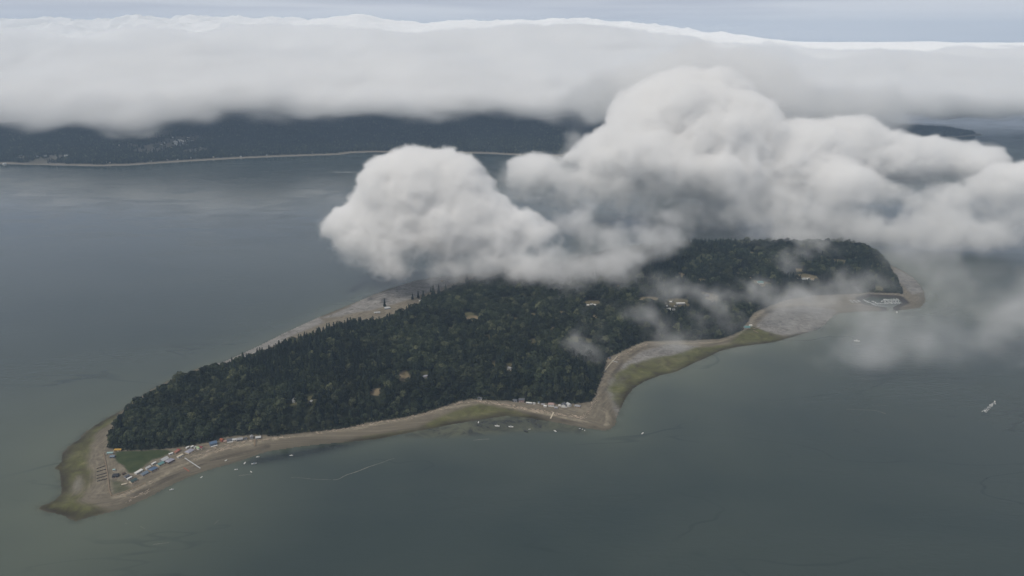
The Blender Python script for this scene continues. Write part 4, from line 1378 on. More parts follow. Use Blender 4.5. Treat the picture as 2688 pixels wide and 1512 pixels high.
def broad_shape(seed, h, spread, nq=330):
    rng = np.random.default_rng(seed)
    nb = 9
    C = [(0, 0, h * .62)]
    Rr = [h * .30 * spread]
    for k in range(nb):
        t = k * 2.4 + rng.uniform(-.5, .5)
        z = h * rng.uniform(.38, .84)
        q = spread * h * .30 * (1.0 if z < .65 * h else .55) * rng.uniform(.7, 1.15)
        C.append((q * math.cos(t), q * math.sin(t), z))
        Rr.append(h * rng.uniform(.13, .21) * spread)
    C, Rr = np.array(C), np.array(Rr)
    k = rng.choice(len(C), nq, p=Rr ** 2 / (Rr ** 2).sum())
    d = rng.normal(size=(nq, 3))
    d[:, 2] = np.abs(d[:, 2]) * .9 - 0.25
    d /= np.linalg.norm(d, axis=1, keepdims=True)
    p = C[k] + d * (Rr[k] * rng.uniform(.75, 1.06, nq))[:, None]
    nrm = d + rng.normal(size=(nq, 3)) * .35
    nrm /= np.linalg.norm(nrm, axis=1, keepdims=True)
    return quads(p, nrm, rng.uniform(.05, .085, nq) * h * .75, rng)


def fir_shape(seed, h, spread, nq=300):
    rng = np.random.default_rng(seed)
    f = rng.uniform(0, 1, nq) ** .75             # 0 tip .. 1 lowest boughs
    tier = np.floor(f * 9) / 9
    rr = spread * h * .19 * (0.10 + .9 * f) * (.72 + .36 * (1 - (f - tier) * 9 * .5)) * rng.uniform(.6, 1.12, nq)
    t = rng.uniform(0, 6.28, nq)
    lop = 1 + .22 * np.sin(t * 2 + seed) + .15 * np.sin(t * 3 + seed * 2 + f * 5)
    rr = rr * lop
    z = h * (1 - f * .86) - rr * .18
    p = np.stack([rr * np.cos(t), rr * np.sin(t), z], 1)
    nrm = np.stack([np.cos(t) * .75, np.sin(t) * .75, np.full(nq, .75)], 1) + rng.normal(size=(nq, 3)) * .35
    nrm /= np.linalg.norm(nrm, axis=1, keepdims=True)
    return quads(p, nrm, (0.022 + .035 * f) * h * rng.uniform(.8, 1.3, nq), rng)


def tree_mesh(name, shape, seed, h, spread):
    rng = np.random.default_rng(seed + 100)
    v1, f1 = stem_mesh(h, h * .022, 4 if shape is broad_shape else 0, rng)
    v2, f2 = shape(seed, h, spread)
    me = bpy.data.meshes.new(name)
    me.from_pydata([tuple(v) for v in v1] + [tuple(v) for v in v2], [], [tuple(f) for f in f1] + [tuple(int(i) + len(v1) for i in f) for f in f2])
    me.materials.append(BARK)
    me.materials.append(LEAF if shape is broad_shape else NEEDLE)
    me.polygons.foreach_set('material_index', [0] * len(f1) + [1] * len(f2))
    me.update()
    return me


BROAD = [tree_mesh('leafy_tree', broad_shape, 11 + k, 19.0, s) for k, s in enumerate((1.0, 1.15, .9, 1.05, 1.25))]
FIR = [tree_mesh('fir_tree', fir_shape, 31 + k, 27.0, s) for k, s in enumerate((1.0, .85, 1.15, .95))]


def instance_points(name, P, yaw, scl, meshes, label=None, cat=None):
    """ONE object: a far-off mass of trees nobody could count"""
    me = bpy.data.meshes.new(name)
    me.vertices.add(len(P))
    me.vertices.foreach_set('co', P.astype(np.float32).ravel())
    for nm, v in (('yaw', yaw), ('scl', scl)):
        a = me.attributes.new(nm, 'FLOAT', 'POINT')
        a.data.foreach_set('value', v.astype(np.float32))
    o = bpy.data.objects.new(name, me)
    COL.objects.link(o)
    ng = bpy.data.node_groups.new(name, 'GeometryNodeTree')
    ng.interface.new_socket('Geometry', in_out='INPUT', socket_type='NodeSocketGeometry')
    ng.interface.new_socket('Geometry', in_out='OUTPUT', socket_type='NodeSocketGeometry')
    N, L = ng.nodes, ng.links
    gi, go = N.new('NodeGroupInput'), N.new('NodeGroupOutput')
    ji = N.new('GeometryNodeGeometryToInstance')
    for src in meshes[::-1]:
        oi = N.new('GeometryNodeObjectInfo')
        oi.inputs['Object'].default_value = src
        oi.inputs['As Instance'].default_value = True
        oi.transform_space = 'ORIGINAL'
        L.new(oi.outputs['Geometry'], ji.inputs[0])
    ip = N.new('GeometryNodeInstanceOnPoints')
    L.new(gi.outputs[0], ip.inputs['Points'])
    L.new(ji.outputs[0], ip.inputs['Instance'])
    ip.inputs['Pick Instance'].default_value = True
    rv = N.new('FunctionNodeRandomValue')
    rv.data_type = 'INT'
    rv.inputs[4].default_value = 0
    rv.inputs[5].default_value = len(meshes) - 1
    L.new(rv.outputs[2], ip.inputs['Instance Index'])
    for nm, sock in (('yaw', 'Rotation'), ('scl', 'Scale')):
        na = N.new('GeometryNodeInputNamedAttribute')
        na.data_type = 'FLOAT'
        na.inputs[0].default_value = nm
        if nm == 'yaw':
            cx = N.new('ShaderNodeCombineXYZ')
            L.new(na.outputs[0], cx.inputs[2])
            L.new(cx.outputs[0], ip.inputs[sock])
        else:
            L.new(na.outputs[0], ip.inputs[sock])
    L.new(ip.outputs[0], go.inputs[0])
    md = o.modifiers.new('trees', 'NODES')
    md.node_group = ng
    tag(o, label, cat, kind='stuff')
    return o


def plant_island():
    rng = np.random.default_rng(8)
    s = 9.3
    xs, ys = np.arange(GX[0], GX[-1], s), np.arange(GY[0], GY[-1], s)
    P = np.stack(np.meshgrid(xs, ys, indexing='ij'), -1).reshape(-1, 2) + rng.uniform(-.42, .42, (len(xs) * len(ys), 2)) * s
    i = np.clip(((P[:, 0] - GX[0]) / 4).round().astype(int), 0, len(GX) - 1)
    j = np.clip(((P[:, 1] - GY[0]) / 4).round().astype(int), 0, len(GY) - 1)
    w = D_WOOD[i, j]
    op = A_OPEN[i, j]
    # trees just in front of a clearing would hide it from above
    front = np.zeros(len(P), bool)
    for x_, y_, rx_, ry_, t_ in CLEARW:
        front |= (np.abs(P[:, 0] - x_) < rx_ * .8) & (P[:, 1] < y_ - ry_ * .4) & (P[:, 1] > y_ - ry_ - 26)
    for x_, y_, r_ in HOUSE_CLEAR:
        front |= (np.abs(P[:, 0] - x_ * 1.0) < r_) & (P[:, 1] < y_ + r_ * .6) & (P[:, 1] > y_ - r_ - 34)
    keep = (w > 1.5) & ((op < .4) | (rng.uniform(size=len(P)) < .12))
    low = keep & (front | (op >= .4))
    P, w, low = P[keep], w[keep], low[keep]
    Zp = heights(P[:, 0], P[:, 1])
    stand = fbm2(xs, ys, 220, 55, 3).reshape(-1)[keep]
    far = sstep(1900, 2500, P[:, 1])
    fir = (stand + rng.normal(size=len(P)) * .45 + 0.45 * far) > .88
    fir &= w > 9
    scl = np.where(fir, rng.uniform(.6, 1.25, len(P)), np.clip(rng.normal(.9, .24, len(P)), .5, 1.6))
    scl = scl * (0.60 + .40 * sstep(0, 16, w)) * np.where(low, .27, 1)
    yaw = rng.uniform(0, 6.28, len(P))
    keep2 = ~(low & (rng.uniform(size=len(P)) < .35))
    P, Zp, fir, scl, yaw, w = P[keep2], Zp[keep2], fir[keep2], scl[keep2], yaw[keep2], w[keep2]
    P3 = np.concatenate([P, Zp[:, None]], 1)
    depth = P[:, 1] * CP + (CAM_H - Zp) * SP
    used = np.zeros(len(P), bool)
    for kind, sel, protos, label, cat, grp in (
            ('leafy_tree', ~fir, BROAD, 'dark green round-crowned tree at the near end of the island wood, behind the sand spit', 'tree', 'round-crowned trees of the near wood'),
            ('fir_tree', fir, FIR, 'dark pointed fir standing among round crowns in the near part of the island wood', 'tree', 'pointed firs of the near wood')):
        k = np.where(sel)[0]
        k = k[np.argsort(depth[k] / (scl[k] + .15 * (w[k] < 14)))][:296]
        used[k] = True
        for q, n in enumerate(k):
            o = bpy.data.objects.new(kind, protos[q % len(protos)])
            o.location = P3[n]
            o.rotation_euler = (0, 0, yaw[n])
            o.scale = (scl[n],) * 3
            COL.objects.link(o)
            tag(o, label, cat, grp)
    bobj = [o for o in COL.objects if o.name.startswith('leafy_tree')][:len(BROAD)]
    fobj = [o for o in COL.objects if o.name.startswith('fir_tree')][:len(FIR)]
    r = ~used & ~fir
    instance_points('leafy_woods', P3[r], yaw[r], scl[r], bobj)
    r = ~used & fir
    instance_points('fir_woods', P3[r], yaw[r], scl[r], fobj)
    # undergrowth and low scrub along the foot of the bluff
    k = np.where((D_WOOD > -2) & (D_WOOD < 9) & (D_EDGE > 18))
    sel = rng.choice(len(k[0]), min(2600, len(k[0])), replace=False)
    x, y = GX[k[0][sel]] + rng.uniform(-2, 2, len(sel)), GY[k[1][sel]] + rng.uniform(-2, 2, len(sel))
    pb = np.stack([x, y, heights(x, y) - .4], 1)
    instance_points('undergrowth', pb, rng.uniform(0, 6.28, len(sel)), rng.uniform(.14, .30, len(sel)), bobj)
    return bobj, fobj


SHORE_FIRS = [(1083, 787, 19, 'small lone fir at the left end of the back shore row of tall firs'), (1098, 784, 23, 'second fir from the left in the row on the back shore'),
              (1112, 800, 40, 'very tall slim fir, third from the left in the back shore row'), (1126, 795, 27, 'shorter fir between the two tallest of the back shore row'),
              (1138, 790, 46, 'tallest fir of the row on the back shore'), (1152, 775, 30, 'slim fir right of the tallest in the back shore row'), (1170, 770, 26, 'broad fir at the right end of the back shore row'),
              (1131, 768, 15, 'little fir behind the tallest of the back shore row'), (1010, 806, 24, 'dark fir beside the pale roofed house by the back shore'),
              (1226, 742, 30, 'dark fir just under the lower edge of the cloud heap'), (2205, 644, 28, 'tall fir on the far skyline left of the blue grey house'), (2228, 650, 26, 'fir on the far skyline next to the blue grey house'),
              (2252, 657, 25, 'pointed fir right of the pale skyline house'), (2268, 665, 22, 'last fir where the far skyline slopes down'), (2365, 772, 22, 'dark fir by the harbour beach')]


def plant_shore_firs():
    for k, (px, py, hp, lab) in enumerate(SHORE_FIRS):
        p = ground(px, py)
        h = metres(hp, p)
        src = FIR[k % len(FIR)]
        s = h / 27.0
        t = empty('tall_fir', p, k * 1.3)
        t.scale = (s * .85, s * .85, s)
        tag(t, lab, 'tree', 'firs standing clear of the wood')
        for nm, mi in (('trunk', 0), ('crown', 1)):
            me = src.copy()
            bm = bmesh.new()
            bm.from_mesh(me)
            bmesh.ops.delete(bm, geom=[f for f in bm.faces if f.material_index != mi], context='FACES')
            bm.to_mesh(me)
            bm.free()
            o = bpy.data.objects.new(nm, me)
            o.parent = t
            COL.objects.link(o)
    for px, py, hp, lab in ((420, 1032, 15, 'lone round tree on the strip of back beach near the left end'), (337, 1080, 20, 'tall ragged tree at the left corner of the wood'), (330, 1092, 14, 'smaller ragged tree left of the tall one at the corner of the wood'), (352, 1070, 22, 'spreading tree behind the corner of the wood')):
        p = ground(px, py)
        s = metres(hp, p) / 19.0
        o = bpy.data.objects.new('leafy_tree', BROAD[1])
        o.location = p
        o.scale = (s * 1.05, s * 1.05, s)
        COL.objects.link(o)
        tag(o, lab, 'tree')


def plant_far(bobj, fobj):
    rng = np.random.default_rng(18)
    s = 15.0
    xs, ys = np.arange(-5400, 6000, s), np.arange(4750, 7600, s)
    P = np.stack(np.meshgrid(xs, ys, indexing='ij'), -1).reshape(-1, 2) + rng.uniform(-.45, .45, (len(xs) * len(ys), 2)) * s
    i = np.clip(((P[:, 0] - FX[0]) / 26).round().astype(int), 0, len(FX) - 1)
    j = np.clip(np.searchsorted(FY, P[:, 1]), 0, len(FY) - 1)
    d, z, op = FD[i, j], FZ[i, j], FOPEN[i, j]
    vis = np.abs(P[:, 0]) < P[:, 1] * .70 + 100
    keep = (d > 62) & (d < 2000) & vis & (rng.uniform(size=len(P)) > op * .9) & (P[:, 0] < 4200)
    P3 = np.concatenate([P, z[:, None]], 1)[keep]
    n = len(P3)
    instance_points('far_woods', P3, rng.uniform(0, 6.28, n), rng.uniform(.75, 1.25, n), bobj[:3] + fobj[:3])

_b, _f = plant_island()
plant_shore_firs()
plant_far(_b, _f)


# ------------------------------------------------------------------ clouds: density grids filled from blobs and noise
def cloud_material(name, density, color=(1, 1, 1), aniso=0.0):
    m, N, L = new_mat(name)
    out = N.new('ShaderNodeOutputMaterial')
    vsn = N.new('ShaderNodeVolumeScatter')
    vsn.inputs['Color'].default_value = (*color, 1)
    vsn.inputs['Anisotropy'].default_value = aniso
    a = N.new('ShaderNodeAttribute')
    a.attribute_name = 'density'
    mu = N.new('ShaderNodeMath')
    mu.operation = 'MULTIPLY'
    mu.inputs[1].default_value = density
    L.new(a.outputs['Fac'], mu.inputs[0])
    L.new(mu.outputs[0], vsn.inputs['Density'])
    L.new(vsn.outputs[0], out.inputs['Volume'])
    return m


def volume_object(name, lo, hi, dens, mat):
    """an object whose node group turns the stored samples into a volume"""
    nx, ny, nz = dens.shape
    me = bpy.data.meshes.new(name)
    n = dens.size
    me.vertices.add(n)
    ii = np.arange(n)
    co = np.stack([lo[0] + (hi[0] - lo[0]) * (ii // (ny * nz)) / (nx - 1),
                   lo[1] + (hi[1] - lo[1]) * ((ii // nz) % ny) / (ny - 1),
                   lo[2] + (hi[2] - lo[2]) * (ii % nz) / (nz - 1)], -1).astype(np.float32)
    me.vertices.foreach_set('co', co.ravel())
    a = me.attributes.new('d', 'FLOAT', 'POINT')
    a.data.foreach_set('value', dens.astype(np.float32).ravel())
    o = bpy.data.objects.new(name, me)
    COL.objects.link(o)
    me.materials.append(mat)
    ng = bpy.data.node_groups.new(name, 'GeometryNodeTree')
    ng.interface.new_socket('Geometry', in_out='INPUT', socket_type='NodeSocketGeometry')
    ng.interface.new_socket('Geometry', in_out='OUTPUT', socket_type='NodeSocketGeometry')
    N, L = ng.nodes, ng.links
    gi, go = N.new('NodeGroupInput'), N.new('NodeGroupOutput')
    vc = N.new('GeometryNodeVolumeCube')
    vc.inputs['Min'].default_value = lo
    vc.inputs['Max'].default_value = hi
    for k, r in zip('XYZ', (nx, ny, nz)):
        vc.inputs['Resolution ' + k].default_value = r
    pos = N.new('GeometryNodeInputPosition')
    mr = N.new('ShaderNodeMapRange')
    mr.data_type = 'FLOAT_VECTOR'
    mr.inputs[7].default_value = lo
    mr.inputs[8].default_value = hi
    mr.inputs[9].default_value = (0.5, 0.5, 0.5)
    mr.inputs[10].default_value = (nx - 0.5, ny - 0.5, nz - 0.5)
    L.new(pos.outputs[0], mr.inputs[6])
    fl = N.new('ShaderNodeVectorMath')
    fl.operation = 'FLOOR'
    L.new(mr.outputs[1], fl.inputs[0])
    sx = N.new('ShaderNodeSeparateXYZ')
    L.new(fl.outputs[0], sx.inputs[0])

    def imath(op, a_, b_):
        m_ = N.new('FunctionNodeIntegerMath')
        m_.operation = op
        for k_, v_ in enumerate((a_, b_)):
            if isinstance(v_, int):
                m_.inputs[k_].default_value = v_
            else:
                L.new(v_, m_.inputs[k_])
        return m_.outputs[0]
    k = imath('ADD', imath('MULTIPLY', sx.outputs[0], ny * nz), imath('ADD', imath('MULTIPLY', sx.outputs[1], nz), sx.outputs[2]))
    na = N.new('GeometryNodeInputNamedAttribute')
    na.data_type = 'FLOAT'
    na.inputs[0].default_value = 'd'
    si = N.new('GeometryNodeSampleIndex')
    si.data_type = 'FLOAT'
    si.clamp = True
    L.new(gi.outputs[0], si.inputs['Geometry'])
    L.new(na.outputs[0], si.inputs['Value'])
    L.new(k, si.inputs['Index'])
    L.new(si.outputs[0], vc.inputs['Density'])
    sm = N.new('GeometryNodeSetMaterial')
    sm.inputs['Material'].default_value = mat
    L.new(vc.outputs[0], sm.inputs['Geometry'])
    L.new(sm.outputs[0], go.inputs[0])
    md = o.modifiers.new('volume', 'NODES')
    md.node_group = ng
    return o


def blob_density(blobs, voxel, seed, amp, scale, edge, base=None, pad=60, octs=6, wisp=0.0, bubbles=(9, .34), kk=16.0, ragged=2.2, shrink=0.0):
    """blobs: (centre, radii).  Returns bounds and a 0..1 density grid: a smooth union of the
    ellipsoids, its outline broken up by noise of amplitude amp metres"""
    rb = np.random.default_rng(seed + 500)
    blobs = list(blobs)
    for c, r in list(blobs):
        for _ in range(bubbles[0]):
            v = rb.normal(size=3)
            v[2] = abs(v[2]) * .8 - .2
            v /= np.linalg.norm(v)
            f = bubbles[1] * rb.uniform(.6, 1.25)
            c2 = [c[k] + r[k] * v[k] * .86 for k in range(3)]
            r2 = min(r) * f
            blobs.append((tuple(c2), (r2, r2, r2 * .9)))
            for _k in range(2):
                w = v + rb.normal(size=3) * .6
                w /= np.linalg.norm(w)
                r3 = r2 * rb.uniform(.35, .6)
                blobs.append((tuple(c2[k] + r2 * w[k] * .85 for k in range(3)), (r3, r3, r3)))
    C = np.array([b[0] for b in blobs], float)
    Rr = np.array([b[1] for b in blobs], float)
    lo = (C - Rr).min(0) - pad
    hi = (C + Rr).max(0) + pad
    lo[2] = max(lo[2], 12.0)
    n = [max(4, int(math.ceil((hi[k] - lo[k]) / voxel[k])) + 1) for k in range(3)]
    xs, ys, zs = (np.linspace(lo[k], hi[k], n[k]).astype(np.float32) for k in range(3))
    acc = np.zeros(n, np.float32)
    for c, r in zip(C, Rr):
        rm = float(min(r))
        reach = 1 + 4.0 * kk / rm
        sl = []
        for k, ax in enumerate((xs, ys, zs)):
            a = np.searchsorted(ax, c[k] - r[k] * reach)
            b = np.searchsorted(ax, c[k] + r[k] * reach)
            sl.append(slice(a, max(b, a + 1)))
        gx = ((xs[sl[0]] - c[0]) / r[0])[:, None, None] ** 2
        gy = ((ys[sl[1]] - c[1]) / r[1])[None, :, None] ** 2
        gz = ((zs[sl[2]] - c[2]) / r[2])[None, None, :] ** 2
        d = (np.sqrt(gx + gy + gz) - 1) * rm
        acc[tuple(sl)] += np.exp(np.clip(-d / kk, -9, 14))
    sd = -kk * np.log(acc + 1e-5) + shrink
    nzv = 0
    a, l = 1.0, scale
    for o_ in range(octs):
        if l < 1.25 * min(voxel):
            break
        q = noise3(xs, ys, zs, (l, l, l * 0.85), seed + o_)
        if o_ in (1, 2, 3):
            q = 1.0 - 2.6 * np.abs(q)      # billows
            q = -q
        nzv = nzv + a * q
        a *= 0.62
        l /= 2.05
    av = np.full(n[2], amp, np.float32)
    if base is not None:
        av = av * (1 + 1.1 * (1 - sstep(base[0], base[1], zs)))
    sd = sd + av[None, None, :] * nzv
    e = np.full(n[2], edge, np.float32)
    if base is not None:
        e = e * (1 + ragged * (1 - sstep(base[0], base[1], zs)))
    dens = np.clip(-sd / e[None, None, :], 0, 1) ** 1.3
    if base is not None:
        w = noise3(xs, ys, zs, (scale * 0.9, scale * 0.9, scale * 0.5), seed + 60) + 0.7 * noise3(xs, ys, zs, (scale * 0.38,) * 3, seed + 61) + 0.45 * noise3(xs, ys, zs, (scale * 0.16,) * 3, seed + 62)
        lowf = (1 - sstep(base[0], base[1], zs))[None, None, :]
        dens = dens * (1 - lowf * (1 - np.clip(0.55 + 0.85 * w, 0, 1)))
    if wisp:
        w = noise3(xs, ys, zs, (scale * 0.9, scale * 0.9, scale * 0.5), seed + 50) + 0.6 * noise3(xs, ys, zs, (scale * 0.4,) * 3, seed + 51) + 0.35 * noise3(xs, ys, zs, (scale * 0.17,) * 3, seed + 52)
        dens = dens * np.clip(0.22 + wisp * w, 0, 1.0)
    # nothing at the faces of the box
    for k in range(3):
        ax = np.arange(n[k])
        f = np.clip(np.minimum(ax, n[k] - 1 - ax) / 3.0, 0, 1).astype(np.float32)
        sh = [1, 1, 1]
        sh[k] = -1
        dens = dens * f.reshape(sh)
    return tuple(lo), tuple(hi), dens


def B(px, py, y, rpx, sy=1.0, sz=1.0):
    """a blob seen at px, py of radius rpx in the photo when it hangs y metres ahead"""
    c = at_y(px, py, y)
    depth = y * CP + (CAM_H - c.z) * SP
    r = rpx * depth / F_PX
    return (tuple(c), (r, r * sy, r * sz))


def rags(px, py, y, w, h, n, r0, r1, seed):
    """n small puffs strewn over an ellipse of half size w, h photo pixels"""
    rg = np.random.default_rng(seed)
    out = []
    for _ in range(n):
        a, q = rg.uniform(0, 6.28), rg.uniform(0, 1) ** .6
        out.append(B(px + w * q * math.cos(a), py + h * q * math.sin(a), y + rg.uniform(-60, 60), rg.uniform(r0, r1), 1, rg.uniform(.5, .9)))
    return out


def build_clouds():
    # the round heap left of the middle
    Y0 = 2250
    bl = [B(1090, 520, Y0, 132, 0.9), B(1040, 480, Y0 + 20, 88), B(1085, 455, Y0, 66), B(1150, 455, Y0, 54), B(1200, 490, Y0 - 10, 86), B(1000, 570, Y0, 80), B(1080, 610, Y0 - 40, 70), B(1130, 660, Y0 - 90, 50, 1, .7), B(1270, 690, Y0 - 120, 50, 1, .7), 
          B(1240, 565, Y0 - 20, 96), B(1330, 610, Y0 - 40, 84), B(1410, 640, Y0 - 60, 58), B(1180, 620, Y0 - 60, 100), B(1300, 660, Y0 - 80, 66),
          B(940, 588, Y0, 30, 1, .6), B(912, 594, Y0, 20, 1, .6), B(888, 600, Y0, 12, 1, .6), B(930, 640, Y0 - 60, 24, 1, .5), B(985, 650, Y0 - 60, 36, 1, .5), 
          B(1210, 690, Y0 - 120, 46), B(1370, 700, Y0 - 130, 32, 1, .7), B(1040, 640, Y0 - 30, 50, 1, .6), B(1030, 697, Y0 - 120, 16), B(960, 660, Y0, 30, 1, .5)]
    m = cloud_material('cloud_heap_vapour', 0.07, (.985, .98, .975))
    lo, hi, d = blob_density(bl, (4.5, 6, 4.5), 3, 10, 70, 12, base=(110, 230), ragged=4.0, bubbles=(12, .13), kk=15, shrink=15)
    o = volume_object('cloud', lo, hi, d, m)
    tag(o, 'rounded grey white heap of cloud resting on the middle of the island', 'cloud', kind='stuff')
    # the long bank on the right
    Y1 = 3050
    bl = [B(1660, 400, Y1, 112, 1.1), B(1560, 430, Y1, 72), B(1430, 475, Y1 - 30, 44), B(1375, 467, Y1 - 30, 26), B(1480, 500, Y1 - 30, 50), B(1800, 330, Y1 + 60, 128), B(1700, 310, Y1 + 60, 84), B(1900, 380, Y1, 140), B(1960, 350, Y1 + 50, 75),
          B(1760, 270, Y1 + 200, 90), B(1890, 275, Y1 + 200, 95),
          B(2050, 430, Y1, 120), B(2160, 385, Y1, 76), B(2240, 365, Y1 + 30, 50), B(2280, 430, Y1, 72), B(2370, 430, Y1, 76), B(2450, 430, Y1, 52), B(2530, 440, Y1, 44), B(2610, 440, Y1, 34, 1, .7),
          B(1750, 470, Y1 - 100, 110), B(1900, 500, Y1 - 150, 100), B(2040, 520, Y1 - 150, 76), B(2200, 520, Y1 - 200, 100), B(2350, 560, Y1 - 250, 80),
          B(2480, 545, Y1 - 250, 72), B(2620, 530, Y1 - 250, 84), B(2720, 520, Y1 - 250, 110), B(2150, 580, Y1 - 300, 50, 1, .6), B(2300, 600, Y1 - 300, 44, 1, .6), B(1640, 520, Y1 - 100, 44), B(1540, 510, Y1 - 80, 40),
           B(2420, 620, Y1 - 300, 60, 1, .5), B(2560, 610, Y1 - 330, 70, 1, .6)]
    m = cloud_material('cloud_bank_vapour', 0.05, (.985, .98, .975))
    lo, hi, d = blob_density(bl, (7, 9, 6.5), 17, 13, 100, 17, base=(140, 290), ragged=4.0, bubbles=(12, .14), kk=24, shrink=20)
    o = volume_object('cloud', lo, hi, d, m)
    tag(o, 'long bulging grey white cloud bank hiding the water behind the far end of the island', 'cloud', kind='stuff')
    bl = [B(1800, 225, Y1 + 900, 95, 2.2, .9), B(1950, 240, Y1 + 900, 115, 2.2, .8), B(1660, 240, Y1 + 900, 100, 2.2, .8), B(2060, 290, Y1 + 600, 80, 1.8), B(1830, 250, Y1 + 1700, 135, 2.5, .6), B(1560, 270, Y1 + 1500, 70, 2, .7), B(2200, 280, Y1 + 1500, 110, 2, .5)]
    m = cloud_material('veil_vapour', 0.012, (.97, .968, .965))
    lo, hi, d = blob_density(bl, (20, 26, 13), 27, 40, 260, 80, bubbles=(6, .35), kk=30)
    o = volume_object('cloud', lo, hi, d, m)
    tag(o, 'soft cloud behind the long bank joining it to the layer over the far coast', 'cloud', kind='stuff')
    bl = rags(1500, 610, Y0, 46, 50, 22, 10, 26, 1) + rags(1590, 650, Y0 - 10, 80, 26, 28, 9, 26, 2) + rags(1700, 622, Y0 + 10, 70, 20, 26, 8, 20, 3) + rags(1765, 600, Y0 + 30, 26, 14, 10, 6, 14, 4)
    bl += rags(1580, 705, Y0 - 150, 110, 22, 34, 9, 24, 5) + rags(1440, 705, Y0 - 130, 90, 20, 22, 10, 26, 6) + rags(1510, 545, Y0 + 70, 30, 26, 14, 8, 20, 7) + rags(985, 660, Y0 - 60, 70, 22, 18, 8, 20, 8) + rags(900, 592, Y0, 40, 14, 12, 6, 14, 9) + rags(1250, 712, Y0 - 140, 130, 12, 16, 9, 18, 10)
    m = cloud_material('rag_vapour', 0.0115)
    lo, hi, d = blob_density(bl, (5, 7, 4.5), 37, 15, 70, 30, wisp=1.0, bubbles=(3, .4), kk=14)
    o = volume_object('cloud', lo, hi, d, m)
    tag(o, 'torn rags of cloud trailing right and below the rounded heap over the trees', 'cloud', kind='stuff')
    bl = rags(2080, 590, Y1 - 300, 120, 24, 30, 10, 30, 11) + rags(1900, 560, Y1 - 200, 100, 26, 18, 12, 34, 12) + rags(1400, 470, Y1 - 30, 60, 26, 18, 10, 26, 13) + rags(1620, 520, Y1 - 90, 90, 30, 22, 12, 32, 14) + rags(2560, 600, Y1 - 300, 140, 44, 30, 16, 46, 15) + rags(2280, 630, Y1 - 350, 80, 26, 16, 12, 30, 16) + rags(1560, 400, Y1 + 40, 60, 50, 16, 10, 24, 17)
    m = cloud_material('rag_vapour', 0.011)
    lo, hi, d = blob_density(bl, (9, 12, 7), 47, 22, 110, 44, wisp=1.0, bubbles=(3, .4), kk=20)
    o = volume_object('cloud', lo, hi, d, m)
    tag(o, 'torn lower fringe of the long cloud bank above the far skyline of the island', 'cloud', kind='stuff')
    build_deck()
    build_mist()


